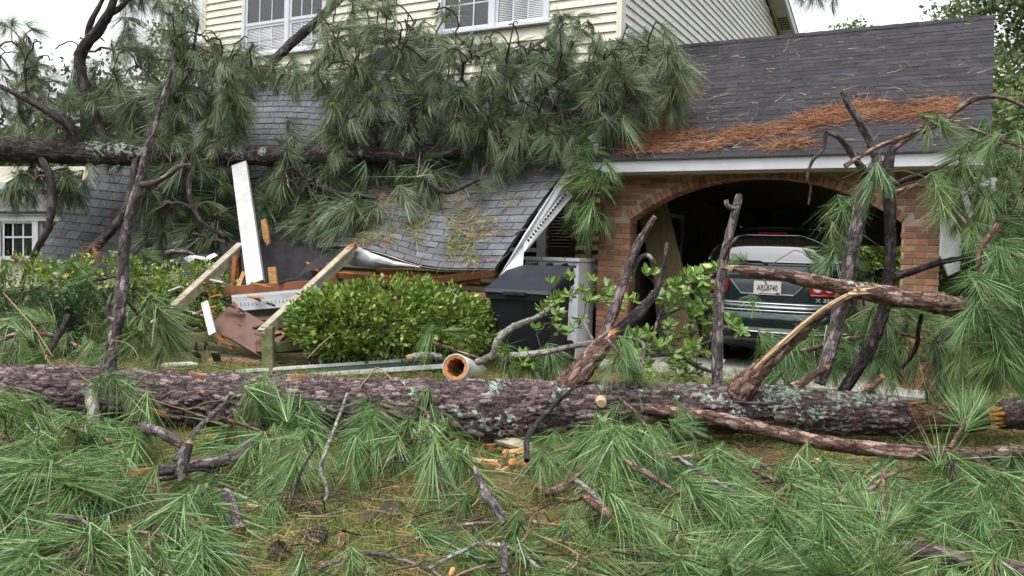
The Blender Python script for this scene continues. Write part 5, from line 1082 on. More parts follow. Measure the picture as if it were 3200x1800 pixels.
for (x0, y0, x1, y1, n, key) in REG:
    for _ in range(int(n*(1.25 if key == 'crown' else 1.15))):
        x, y = random.uniform(x0, x1), random.uniform(y0, y1)
        if x > 1000 and y > 725-(x-1050)*.415 and y > 470 and not (x > 1770) and random.random() < .92: continue
        if 770 < x < 1005 and 268 < y < 425 and random.random() < .93: continue       # bare roof showing
        if 1060 < x < 1290 and 545 < y < 625 and random.random() < .75: continue
        if 715 < x < 835 and 520 < y < 880 : continue
        if 455 < y < 500 and 60 < x < 1430 and random.random() < .5: continue
        Y = 12.4-x/2000*2.35+random.uniform(-.7, .45); ry = roof_Y(x, y)
        if ry is not None: Y = min(Y, ry-random.uniform(.05, .5))
        tips[key].append(P(x, y, Y))
allt = tips['crown']+tips['dark']+tips['mid']; out = grow(skel, allt, 'twigs', M['twig'], tree, arch=.35, tip_r=.0055, grow_r=.0034)
bare = []
for (x0, y0, x1, y1, n) in ((-20, 120, 560, 330, 34), (540, 110, 800, 230, 20), (960, 20, 1420, 230, 30), (1400, 70, 2060, 220, 34), (600, 520, 1100, 700, 18), (1000, 250, 1800, 440, 30)):
    for _ in range(n):
        x, y = random.uniform(x0, x1), random.uniform(y0, y1); Y = 12.2-x/2000*2.35+random.uniform(-.9, -.2); ry = roof_Y(x, y); bare.append(P(x, y, Y if ry is None else min(Y, ry-.35)))
grow(skel, bare, 'bare_twigs', M['twig_dark'], tree, arch=.55, tip_r=.0050, grow_r=.0040)
nc, ndk = len(tips['crown']), len(tips['dark'])
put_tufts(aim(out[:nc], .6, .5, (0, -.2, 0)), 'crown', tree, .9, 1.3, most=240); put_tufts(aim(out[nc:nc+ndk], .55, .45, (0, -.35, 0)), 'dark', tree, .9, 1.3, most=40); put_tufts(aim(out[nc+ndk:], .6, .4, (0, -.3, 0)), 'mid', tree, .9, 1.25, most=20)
for i in range(34):
    p, d = random.choice(out[:nc]); add('pine_cone', random.choice((CONE, CONE, CONE_G)), tree, m=orient(p+np.array((0, -.06, 0)), d+np.random.default_rng(i).normal(0, .5, 3), 0, random.uniform(.8, 1.1)))
# ================================================================== PINE BRANCHES ON THE GROUND
def gpt_(px, py, up=.1): 
    Y = Yg(px, py); Y2 = Y*(1-up/1.6*(.55)); p = P(px, py, Y2); return p
def branch(label, spine, regs, key='fg', mt='bark_red', down=.65, rnd=.38, arch=.35, toward=(0, -.45, 0), smin=.75, smax=1.1, stepw=.015, Y=None, tw='twig', extra=(), name='pine_branch'):
    """a fallen pine branch: spine [(px, py, r_px, up)], tuft regions [(x0, y0, x1, y1, n, up0, up1)]"""
    sp = []
    for (x, y, r, up) in spine:
        p = gpt_(x, y, up) if Y is None else P(x, y, up); sp.append((x, y, p[1], r))
    root = empty(name, P(sp[0][0], sp[0][1], sp[0][2]), label=label, cat='branch', group='fallen pine branches')
    o, c, r = limb('wood', sp, M[mt], root, step=stepw, nside=10, cell=.03, seed=int(sp[0][0]) % 97, lich_n=.1)
    sk = list(c[::3])
    for e in extra:
        se = [(x, y, (gpt_(x, y, up) if Y is None else P(x, y, up))[1], rr) for (x, y, rr, up) in e]; _, c2, r2 = limb('side_wood', se, M[mt], root, step=stepw, nside=8, cell=.03, seed=3, lich_n=.1); sk += list(c2[::3])
    tp = []
    for (x0, y0, x1, y1, n, u0, u1) in regs:
        for _ in range(n):
            x, y = random.uniform(x0, x1), random.uniform(y0, y1); up = random.uniform(u0, u1); tp.append(gpt_(x, y, up) if Y is None else P(x, y, up))
    out = grow(sk, tp, 'twigs', M[tw], root, arch=arch, tip_r=.0026, grow_r=.0012)
    put_tufts(aim(out, down, rnd, toward), key, root, smin, smax)
    return root, out
branch('pine branch filling the bottom left corner of the photograph', [(-40, 1730, 7, .1), (87, 1675, 7, .2), (179, 1622, 6, .3), (256, 1627, 6, .3), (290, 1665, 5, .25), (295, 1728, 5, .2), (270, 1800, 4, .15)], [(-60, 1560, 330, 1860, 36, .05, .25)], mt='bark_grey')
branch('pine branch arching along the bottom edge left of centre', [(150, 1810, 7, .1), (217, 1738, 7, .2), (290, 1694, 6, .25), (410, 1665, 6, .25), (483, 1670, 5, .25), (560, 1700, 4, .15)], [(300, 1640, 740, 1850, 30, .05, .2)], mt='bark_red')
branch('dense pine branch at the left edge under the big log', [(-60, 1350, 8, .3), (60, 1380, 7, .35), (180, 1420, 6, .3), (260, 1480, 5, .2)], [(-60, 1290, 300, 1560, 42, .1, .45), (-40, 1250, 180, 1330, 8, .3, .6)], smin=.95, smax=1.25, down=.35)
branch('pine branch spreading under the log left of the orange splintered limb', [(200, 1330, 6, .4), (330, 1370, 6, .35), (400, 1450, 5, .25), (480, 1560, 4, .2)], [(220, 1340, 480, 1600, 28, .05, .3), (420, 1270, 560, 1340, 3, .3, .5)], smin=.9, smax=1.2)
branch('pine branch with a green cone beside the orange splintered limb', [(500, 1500, 5, .25), (535, 1495, 5, .3), (580, 1475, 4, .3), (660, 1475, 4, .25), (760, 1540, 3, .15)], [(560, 1480, 880, 1640, 15, .05, .2)], mt='bark_dark')
branch('pine branch with wide green fans below the log at left centre', [(650, 1290, 5, .5), (760, 1330, 5, .45), (880, 1380, 5, .35), (960, 1450, 4, .25)], [(740, 1220, 1000, 1480, 24, .15, .5), (800, 1260, 850, 1280, 3, .5, .6), (640, 1380, 840, 1500, 10, .05, .25)], smin=.9, smax=1.15)
branch('pine branch whose tufts hang in a curtain below the middle of the log', [(1230, 1230, 6, .55), (1290, 1260, 5, .55), (1340, 1310, 5, .5), (1260, 1400, 4, .35), (1180, 1460, 4, .2)], [(1080, 1260, 1450, 1470, 34, .15, .5), (1290, 1250, 1380, 1290, 4, .5, .6)], down=.9, rnd=.3, toward=(0, -.2, 0), smin=.95, smax=1.2)
branch('pine branch on a curved bare red limb right of the photo centre', [(1671, 1511, 13, .1), (1691, 1533, 13, .1), (1725, 1537, 13, .12), (1783, 1506, 13, .2), (1845, 1443, 12, .3), (1918, 1416, 11, .35), (2100, 1426, 9, .35), (2269, 1443, 8, .3), (2380, 1482, 7, .25), (2470, 1530, 5, .15)], [(1860, 1380, 2300, 1640, 44, .05, .4), (2250, 1450, 2640, 1720, 46, .05, .3)], smin=.95, smax=1.25, stepw=.01)
branch('pine branch drooping from the trunk right of the round cut knot', [(1900, 1210, 5, .7), (1930, 1240, 5, .7), (1985, 1290, 4, .6), (2040, 1360, 4, .45)], [(1880, 1230, 2130, 1420, 22, .3, .7), (1660, 1330, 1900, 1480, 16, .1, .4)], down=.6, smin=.9, smax=1.15)
branch('long pine branch lying along the bottom edge at photo centre', [(1000, 1772, 6, .1), (1145, 1732, 6, .15), (1232, 1744, 6, .15), (1328, 1774, 5, .1), (1420, 1830, 4, .1)], [(900, 1740, 1250, 1850, 6, .03, .10), (1400, 1690, 1760, 1830, 9, .03, .12)], mt='bark_grey', down=.1)
branch('thin pine twig crossing the grass at photo centre', [(1295, 1686, 5, .1), (1401, 1648, 5, .12), (1570, 1629, 5, .14), (1734, 1637, 4, .12)], [(1420, 1540, 1560, 1660, 3, .05, .12), (1720, 1590, 1900, 1700, 7, .05, .15), (1260, 1640, 1420, 1700, 1, .03, .08)], down=.1)
branch('bright pine branch at the bottom edge right of centre', [(2080, 1830, 6, .1), (2150, 1750, 6, .15), (2230, 1690, 5, .2), (2330, 1640, 4, .2)], [(1980, 1640, 2420, 1850, 32, .04, .2), (1750, 1700, 2000, 1840, 8, .03, .12)], down=.05, toward=(0, -.1, .35))
branch('pine branch with an upright bushy tuft right of the orange chips', [(2704, 1767, 7, .1), (2713, 1704, 7, .15), (2752, 1655, 6, .25), (2762, 1559, 6, .4), (2757, 1467, 5, .5)], [(2700, 1520, 3000, 1660, 28, .05, .3), (2560, 1640, 2760, 1840, 24, .04, .2)], down=.0, toward=(0, -.1, .3), extra=([(2713, 1535, 6, .35), (2776, 1486, 6, .45), (2863, 1457, 5, .5)],))
branch('pine branch hanging over a brown cone at the bottom right', [(2700, 1735, 5, .2), (2800, 1701, 5, .3), (2873, 1709, 5, .3), (2970, 1752, 4, .25), (3060, 1810, 3, .2)], [(2680, 1700, 3060, 1850, 16, .05, .3), (2950, 1680, 3240, 1840, 16, .05, .25)], down=.6)
branch('pine branch along the right edge below the low limb', [(2970, 1440, 6, .6), (2994, 1511, 6, .45), (3042, 1607, 5, .3), (3080, 1668, 5, .2)], [(2900, 1440, 3240, 1660, 40, .1, .4), (2500, 1420, 2800, 1520, 14, .1, .35)], mt='bark_dark', down=.4)
branch('silver-tipped pine shoot standing up behind the low limb at right', [(2968, 1402, 5, .9), (2990, 1360, 5, .95), (3028, 1304, 5, 1.0)], [(3020, 1285, 3050, 1310, 4, .95, 1.05)], key='fg', down=-.6, rnd=.25, toward=(0, 0, .6))
# behind the log
branch('pine branch heaped behind the log at the far left', [(-40, 1080, 8, 7.2), (80, 1040, 7, 7.3), (200, 1060, 6, 7.3), (280, 1110, 5, 7.1)], [(-40, 1000, 330, 1150, 30, 6.8, 7.8)], Y=1, down=.5, key='mid')
branch('pine branch hanging on the leaning limb left of the handrail', [(395, 940, 5, 6.5), (430, 980, 5, 6.6), (470, 1040, 4, 6.6)], [(390, 940, 520, 1090, 12, 6.3, 6.9)], Y=1, down=.8, key='mid')
branch('pine branch draped over the left hedge under the bay window', [(40, 800, 7, 9.6), (130, 850, 6, 9.5), (260, 880, 5, 9.4), (380, 860, 4, 9.3)], [(-40, 830, 420, 930, 10, 8.9, 9.4), (300, 780, 480, 860, 4, 9.2, 9.8)], Y=1, down=.7, key='mid')
# right side screen of tufts
branch('bright pine branch hanging in front of the carport roof at right', [(2640, 520, 8, 6.1), (2720, 470, 7, 6.1), (2830, 425, 7, 6.05), (2950, 380, 6, 6.0), (3080, 420, 5, 5.9), (3220, 470, 4, 5.8)], [(2930, 440, 3240, 640, 18, 5.6, 6.5), (2980, 380, 3240, 480, 7, 6.0, 6.6), (2720, 550, 2770, 570, 2, 5.9, 6.1), (2900, 350, 2960, 420, 3, 5.8, 6.1)], Y=1, down=1.0, rnd=.28, toward=(0, -.15, 0), smin=.75, smax=1.0, arch=.35)
branch('pine branch hanging before the right brick pier', [(2800, 600, 7, 6.3), (2880, 580, 6, 6.2), (2960, 640, 5, 6.1), (3040, 720, 4, 6.0)], [(2950, 580, 3220, 780, 19, 5.9, 6.6), (2560, 640, 2700, 830, 9, 6.8, 7.4)], Y=1, down=.9, rnd=.35, smin=.75, smax=1.0)
branch('big drooping pine branch down the right edge of the photograph', [(3120, 700, 9, 5.6), (3060, 800, 8, 5.6), (3080, 930, 7, 5.6), (3110, 1050, 6, 5.5), (3130, 1120, 5, 5.4)], [(3060, 760, 3250, 1010, 24, 5.1, 6.1), (2980, 980, 3240, 1220, 26, 5.2, 6.1)], Y=1, down=.8, rnd=.4, smin=.9, smax=1.15, mt='bark_red')
branch('pine branch filling the gap between the leaning limbs and the log at right', [(2500, 1100, 8, 7.0), (2650, 1060, 7, 7.0), (2800, 1040, 6, 6.9), (2950, 1090, 5, 6.8)], [(2380, 1060, 2700, 1200, 26, 6.6, 7.4), (2700, 960, 3010, 1220, 48, 6.5, 7.3)], Y=1, down=.6, rnd=.5, smin=.9, smax=1.2)
branch('small pine sprig caught on the car boot', [(2400, 900, 3, 8.6), (2380, 860, 3, 8.7), (2360, 850, 3, 8.75)], [(2290, 800, 2330, 830, 2, 8.7, 8.9), (2340, 945, 2370, 960, 1, 8.5, 8.6), (2520, 790, 2560, 830, 2, 8.6, 8.9)], Y=1, down=.5, smin=.6, smax=.8, key='mid', stepw=.02)
branch('pine branch behind the pipe and the lichen branch', [(1330, 1060, 5, 7.6), (1380, 1080, 5, 7.5), (1500, 1120, 4, 7.4)], [(1330, 1020, 1400, 1060, 3, 7.3, 7.7), (1560, 1100, 1760, 1180, 10, 6.9, 7.6)], Y=1, down=.4, key='mid')
branch('pine branch tuft resting against the trunk below the leaning limb', [(300, 1160, 4, 5.95), (330, 1190, 4, 5.9), (360, 1230, 3, 5.8)], [(290, 1180, 420, 1260, 6, 5.75, 5.95), (780, 1200, 860, 1240, 3, 5.7, 5.8)], Y=1, down=.4, smin=.7, smax=.95)
branch('pine branch hanging from the broken limb stub above the log at centre', [(1900, 1060, 4, 6.0), (1915, 1080, 4, 5.95), (1940, 1110, 3, 5.9)], [(1890, 1050, 1990, 1160, 7, 5.8, 6.1)], Y=1, down=.9, smin=.8, smax=1.05)
# loose sticks
STK = [
 ([(705, 1220, 6, 5.7), (704, 1256, 7, 5.6), (618, 1341, 8, 5.4), (546, 1440, 7, 5.2)], 'bark_grey', None, 'thin grey stick leaning on the log below the vine'),
 ([(800, 1375, 15, 5.9), (749, 1423, 17, 5.6), (676, 1448, 17, 5.4), (604, 1455, 17, 5.3), (483, 1472, 17, 5.1)], 'bark_grey', (True, 'wood_orange', 7), 'grey limb with a long orange splintered end at lower left'),
 ([(563, 1500, 17, 5.1), (570, 1450, 17, 5.1), (588, 1388, 14, 5.15)], 'bark_grey', (True, 'wood_pale', 1.5), 'short upright stub with a pale slanted cut at lower left'),
 ([(440, 1330, 13, 5.6), (500, 1355, 15, 5.5), (570, 1392, 15, 5.4)], 'bark_grey', (True, 'wood_orange', 2), 'rotten grey log piece with orange heart below the log'),
 ([(700, 1540, 15, 4.75), (720, 1560, 17, 4.7), (732, 1610, 18, 4.6), (744, 1665, 18, 4.5)], 'bark_grey', (True, 'wood_orange', .8), 'short grey limb with a broken tan end on the grass'),
 ([(1086, 1230, 5, 5.7), (1053, 1317, 5, 5.4), (1019, 1409, 6, 5.1), (1005, 1467, 6, 5.0), (1024, 1535, 6, 4.8), (1014, 1564, 5, 4.75)], 'bark_pale', None, 'pale crooked stick hanging off the log left of centre'),
 ([(913, 1559, 4, 4.7), (932, 1496, 5, 4.75), (960, 1440, 4, 4.8), (992, 1388, 3, 4.9)], 'bark_dark', None, 'dark upright twig left of the pale crooked stick'),
 ([(1488, 1472, 10, 4.95), (1505, 1510, 13, 4.85), (1522, 1544, 14, 4.75), (1556, 1593, 14, 4.6), (1578, 1636, 12, 4.55)], 'bark_grey', (False, 'wood_pale', 3), 'pale-tipped broken stick below the wood chips at centre'),
 ([(1575, 1698, 11, 4.2), (1578, 1750, 12, 4.1), (1582, 1820, 12, 3.95)], 'bark_grey', None, 'dark stub poking up at the bottom edge at centre'),
 ([(1338, 1778, 6, 4.05), (1435, 1728, 6, 4.15), (1507, 1699, 7, 4.25), (1618, 1723, 6, 4.2), (1690, 1780, 5, 4.05)], 'bark_pale', None, 'lichen-covered twig bent like a bow at the bottom edge'),
 ([(1792, 1211, 6, 5.8), (1710, 1288, 7, 5.75), (1652, 1361, 9, 5.6), (1647, 1438, 8, 5.3)], 'bark_dark', None, 'dark bent stick propped on the log below its broken limb'),
 ([(1821, 1549, 12, 4.75), (1880, 1590, 16, 4.65), (1956, 1633, 11, 4.5)], 'bark_red', None, 'strip of red bark lying right of the curved limb'),
 ([(1800, 1500, 7, 4.95), (1860, 1545, 7, 4.8), (1900, 1600, 6, 4.6)], 'bark_pale', None, 'lichened stick beside the strip of red bark'),
 ([(1950, 1440, 8, 5.0), (2040, 1490, 8, 4.9), (2120, 1545, 6, 4.75)], 'bark_red', None, 'red stick under the long needles right of centre'),
 ([(2120, 1433, 7, 5.1), (2210, 1490, 7, 4.9), (2317, 1556, 6, 4.75)], 'bark_grey', None, 'straight brown stick parallel to the curved limb'),
 ([(2825, 1713, 24, 4.35), (2920, 1735, 28, 4.25), (3018, 1757, 30, 4.2), (3240, 1795, 32, 4.1)], 'bark', None, 'thick brown log in the bottom right corner'),
 ([(2400, 1110, 4, 6.6), (2470, 1060, 4, 6.5), (2490, 1010, 3, 6.4)], 'bark_grey', None, 'small grey twig behind the torn pale limb'),
 ([(2930, 1070, 8, 6.4), (2980, 1040, 9, 6.4), (3040, 1005, 6, 6.4)], 'bark_grey', None, 'short dark stick among the needles at right'),
 ([(2880, 985, 6, 6.1), (2870, 1030, 7, 6.2), (2860, 1090, 7, 6.3), (2820, 1150, 5, 6.4)], 'bark_dark', None, 'dark twig hanging below the level broken limb'),
 ([(2700, 955, 4, 6.0), (2690, 900, 5, 5.95), (2672, 880, 3, 5.9)], 'bark_red', None, 'tiny snapped twig on top of the level broken limb'),
 ([(2130, 1110, 4, 6.9), (2170, 1140, 6, 6.8), (2250, 1170, 6, 6.6)], 'bark_dark', (False, 'wood_pale', 4), 'stick with a white split tip behind the log'),
 ([(2000, 1210, 6, 6.0), (2005, 1130, 7, 6.2), (2012, 1080, 6, 6.3), (1990, 1060, 4, 6.4)], 'bark_grey', None, 'short crooked stick standing behind the log at centre'),
 ([(1290, 1112, 9, 8.0), (1340, 1110, 11, 8.0), (1380, 1118, 10, 8.0)], 'bark_pale', (False, 'wood_pale', 3), 'broken pale branch end lying on the gutter'),
 ([(150, 1110, 5, 6.7), (190, 1040, 9, 6.8), (215, 985, 8, 6.9)], 'bark_dark', (False, 'wood', 4), 'dark stick with a yellow broken end left of the leaning limb'),
 ([(165, 1115, 3, 6.4), (110, 1030, 4, 6.6), (60, 970, 4, 6.8), (10, 915, 3, 7.0)], 'vine', None, 'thin tan stem slanting up at the left edge'),
 ([(960, 1120, 3, 7.5), (1000, 1080, 4, 7.6), (1045, 1040, 3, 7.7)], 'vine', None, 'thin tan twig in front of the round hedge'),
 ([(1230, 1190, 4, 6.0), (1180, 1150, 5, 6.2), (1150, 1180, 5, 6.1), (1120, 1215, 4, 5.85)], 'vine', None, 'thin arched brown twig on top of the log before the gutter'),
 ([(2440, 1260, 5, 5.85), (2380, 1262, 5, 5.85), (2290, 1256, 5, 5.85)], 'bark_dark', None, 'thin dark twig lying along the lichened trunk'),
 ([(520, 790, 9, 10.7), (570, 785, 8, 10.6), (605, 795, 4, 10.5)], 'bark_grey', (True, 'wood_orange', 3), 'grey broken branch end on the crushed porch roof'),
]
for i, (pts, mt, end, lab) in enumerate(STK):
    if mt == 'vine':
        q = np.array([list(P(a, b, c))+[max(1.3, r*.55)/F*c] for a, b, c, r in [(p[0], p[1], p[3], p[2]) for p in pts]]); sp = smooth_path(q, .03); MB().tube(sp[:, :3], sp[:, 3], 6).obj('stick', M['vine'], None, smooth=True, label=lab, cat='stick'); continue
    o, c, r = limb('stick', [(a, b, Y*(.90 if b > 1330 else 1), rr) for a, b, rr, Y in pts], M[mt], None, step=.012, nside=14 if pts[0][2] > 10 else 9, cell=.035, seed=70+i, lich_n=.22 if mt == 'bark_pale' else .1, label=lab, cat='stick')
    if end: breakend(c, r, end[0], M[end[1]], o, L=end[2], n=10, seed=i)
# curly vines on the log
for i, (pts, lab) in enumerate((([(120, 1060, 6.1), (160, 1140, 6.0), (210, 1130, 5.95), (260, 1180, 5.85), (300, 1205, 5.75)], 'tan vine looping over the log at left'), ([(420, 1228, 5.72), (480, 1250, 5.68), (540, 1270, 5.66), (590, 1279, 5.64), (640, 1258, 5.66), (690, 1252, 5.68)], 'tan vine sagging across the front of the log'), ([(500, 1245, 5.68), (540, 1222, 5.7), (580, 1228, 5.7), (620, 1220, 5.72), (680, 1224, 5.72)], 'short wavy vine on the upper face of the log'), ([(330, 1130, 6.0), (330, 1080, 6.0), (350, 1065, 6.0), (400, 1075, 5.95), (430, 1120, 5.9), (380, 1170, 5.85)], 'thin vine looped round the foot of the leaning limb'), ([(-20, 1235, 5.8), (60, 1232, 5.75), (110, 1270, 5.7), (130, 1330, 5.5)], 'tan vine hanging off the left end of the log'))):
    sp = smooth_path(np.array([P(*p) for p in pts]), .03); MB().tube(sp, np.full(len(sp), .0032), 6).obj('vine', M['vine'], None, smooth=True, label=lab, cat='vine')
# wood chips, bark slabs and planks
def chips(lab, cx, cy, n, spread, mt='wood_orange', size=.10, name='wood_chips', seed=0):
    rr = random.Random(seed); root = empty(name, G(cx, cy), label=lab, cat='wood chips')
    for i in range(n):
        p = G(cx+rr.gauss(0, spread), cy+rr.gauss(0, spread*.45), rr.uniform(.02, .12)); a = rr.uniform(0, 6.28); d = np.array((math.cos(a), math.sin(a), rr.uniform(-.15, .35))); d /= np.linalg.norm(d); L = size*rr.uniform(.6, 1.9); w = size*rr.uniform(.12, .32)
        x = np.cross(d, (0, 0, 1)); x /= np.linalg.norm(x); y = np.cross(x, d)
        V = [p+x*w-y*w*.3, p-x*w-y*w*.3, p-x*w*.7+y*w*.35, p+x*w*.8+y*w*.3, p+d*L*.6+x*w*.8, p+d*L*.7-x*w*.7, p+d*L*rr.uniform(.8, 1.1)-x*w*.3+y*w*.2, p+d*L*.75+x*w*.6+y*w*.3]
        MB().hexa(V).obj('chip', M[mt if rr.random() < .7 else rr.choice(('wood', 'brown_wood', 'wood_pale'))], root)
chips('heap of orange wood chips under the middle of the log', 1590, 1480, 16, 34, seed=1)
chips('red bark slabs scattered under the log at centre', 1560, 1410, 14, 50, 'brown_wood', .14, seed=2)
chips('orange splinters under the low limb at right', 2590, 1500, 12, 30, 'wood', .13, seed=3)
chips('yellow wood shards near the right edge on the ground', 3030, 1655, 7, 22, 'wood', .12, seed=4)
chips('brown bark bits by the bottom right log', 2800, 1640, 10, 90, 'brown_wood', .08, seed=5)
chips('small bark bits on the open grass at centre', 1450, 1690, 16, 260, 'brown_wood', .05, seed=6)
chips('orange rotten wood crumbs by the pale cut stub', 620, 1420, 9, 22, 'wood_orange', .08, seed=7)
chips('pale chips on the bottom edge right of centre', 2350, 1730, 9, 120, 'wood_pale', .06, seed=8)
chips('brown bark bits on the soil right of the curved limb', 1900, 1560, 10, 100, 'brown_wood', .08, seed=9)
chips('splintered orange heartwood at the foot of the log right of centre', 2120, 1470, 10, 60, 'wood_orange', .09, seed=11)
chips('scatter of orange chips before the low limb at right', 2680, 1560, 12, 110, 'wood', .07, seed=12)
chips('bark crumbs over the needles at lower left', 420, 1560, 14, 200, 'brown_wood', .06, seed=13)
leaning('grey_plank', P(1560, 1372, 5.9), P(1705, 1412, 5.6), .09, .025, M['rail_wood'], 'weathered grey plank sticking out under the log', 'plank', up=(0, -.5, 1))
for i, (px, py, me, sc, lab) in enumerate(((2788, 1748, CONE, 1.0, 'reddish pine cone hanging at the bottom right'), (965, 1722, CONE_O, 1.1, 'open grey pine cone on the grass at the bottom left of centre'), (845, 1742, CONE_O, .9, 'small grey pine cone among needles left of the larger open one'), (1215, 1606, CONE_O, .95, 'dark pine cone on the open grass at centre'), (1175, 1640, CONE_O, .85, 'half-buried dark pine cone left of centre'), (1500, 1650, CONE_O, .85, 'grey pine cone beside the long twig at centre'), (645, 1483, CONE_G, 1.3, 'green pine cone on the branch at lower left'), (2422, 1308, CONE_O, .8, 'little closed cone on the twig along the trunk'))):
    p = G(px, py, .03) if i not in (0, 6, 7) else P(px, py, (4.1, 5.0, 5.78)[(0, 6, 7).index(i)])
    add('pine_cone', me, None, m=orient(p, (random.uniform(-1, 1), random.uniform(-1, .2), -.9 if i == 0 else .15), 0, sc), label=lab, cat='pine cone', group='pine cones on the ground')

# ================================================================== BROADLEAF BRANCHES, HEDGES
def leaf_mesh(name, L, Wd, mt, fold=.25, shape='obovate', seg=5):
    ts = np.linspace(0, 1, seg+1); V = []; Fc = []
    for i, t in enumerate(ts):
        w = Wd/2*(math.sin(math.pi*min(1, t**(1.5 if shape == 'obovate' else .8)*.97+.02))); z = -.25*L*t*t; V += [(-w, t*L, z+w*fold), (0, t*L, z), (w, t*L, z+w*fold)]
    for i in range(seg): a = 3*i; Fc += [(a, a+1, a+4, a+3), (a+1, a+2, a+5, a+4)]
    me = MB().raw(V, Fc).mesh(name, smooth=True); me.materials.append(mt); return me
LEAF = leaf_mesh('leaf', .085, .036, M['leaf'])
def leafy(label, spines, regs, mt='bark_pale', n_leaf=8, name='broadleaf_branch', tipY=None, scale=(.85, 1.3)):
    root = empty(name, P(spines[0][0][0], spines[0][0][1], spines[0][0][2]), label=label, cat='branch'); sk = []
    for i, s in enumerate(spines): _, c, r = limb('wood', s, M[mt], root, step=.015, nside=10, cell=.04, seed=i+5, lich_n=.25); sk += list(c[::4])
    tp = [P(random.uniform(x0, x1), random.uniform(y0, y1), random.uniform(Ya, Yb_)) for (x0, y0, x1, y1, n, Ya, Yb_) in regs for _ in range(n)]
    out = grow(sk, tp, 'twigs', M['twig'], root, arch=.15, tip_r=.002, grow_r=.001)
    k = 0; mass = MB(); random.shuffle(out)
    for (p, d) in out:
        for j in range(n_leaf):
            a = 2*math.pi*j/n_leaf+random.uniform(-.4, .4); e = d*random.uniform(.3, .9)+np.array((math.cos(a), math.sin(a)*.8, math.sin(a)*.6))*.9+np.array((0, 0, .15)); e /= np.linalg.norm(e)
            m = orient(p-d*random.uniform(0, .03), e, random.uniform(-1, 1), random.uniform(*scale)) @ Matrix.Rotation(math.radians(90), 4, 'X'); 
            if k < 298: add('leaf', LEAF, root, m=m)
            else: mass.raw([m @ v.co for v in LEAF.vertices], [tuple(q.vertices) for q in LEAF.polygons])
            k += 1
    if mass.v: mass.obj('leaf_mass', M['leaf'], root, smooth=True, kind='stuff')
    return root
leafy('broad-leaved branch with round green leaves before the carport left pier', [[(1490, 1135, 7.3, 10), (1540, 1110, 7.2, 14), (1560, 1060, 7.2, 14), (1600, 1025, 7.3, 11), (1690, 985, 7.4, 9), (1790, 905, 7.4, 5)], [(1560, 1115, 7.1, 12), (1680, 1105, 7.1, 10), (1800, 1080, 7.1, 9), (1890, 1065, 7.1, 7)], [(1820, 1000, 7.2, 5), (1850, 1060, 7.1, 5), (1860, 1080, 7.0, 4)]], [(1690, 870, 1850, 1040, 20, 7.0, 7.6), (1560, 1020, 1700, 1160, 7, 6.9, 7.3), (1890, 850, 1990, 960, 9, 7.0, 7.6), (1960, 1000, 2090, 1130, 14, 6.8, 7.4)])
leafy('broad-leaved branch with pale green leaves left of the car', [[(1960, 1000, 6.9, 5), (2060, 930, 7.0, 6), (2140, 890, 7.1, 5), (2230, 860, 7.2, 4)], [(2060, 1000, 7.0, 4), (2150, 960, 7.1, 4), (2250, 1020, 7.1, 3), (2320, 1030, 7.2, 3)]], [(2010, 830, 2250, 960, 30, 6.9, 7.5), (2080, 950, 2260, 1060, 15, 6.9, 7.5), (2250, 990, 2330, 1040, 5, 7.0, 7.3), (2100, 1090, 2260, 1180, 9, 6.7, 7.1)], mt='bark_grey')
leafy('low broad-leaved branch tangled behind the log before the car', [[(1900, 1160, 6.7, 4), (2000, 1120, 6.8, 5), (2120, 1100, 6.9, 5), (2240, 1060, 7.0, 3)], [(2020, 1110, 6.8, 4), (2050, 1020, 7.0, 4), (2090, 900, 7.1, 3)]], [(1930, 1060, 2240, 1190, 24, 6.6, 7.1), (2030, 860, 2230, 1000, 22, 6.8, 7.3)], mt='bark_grey')
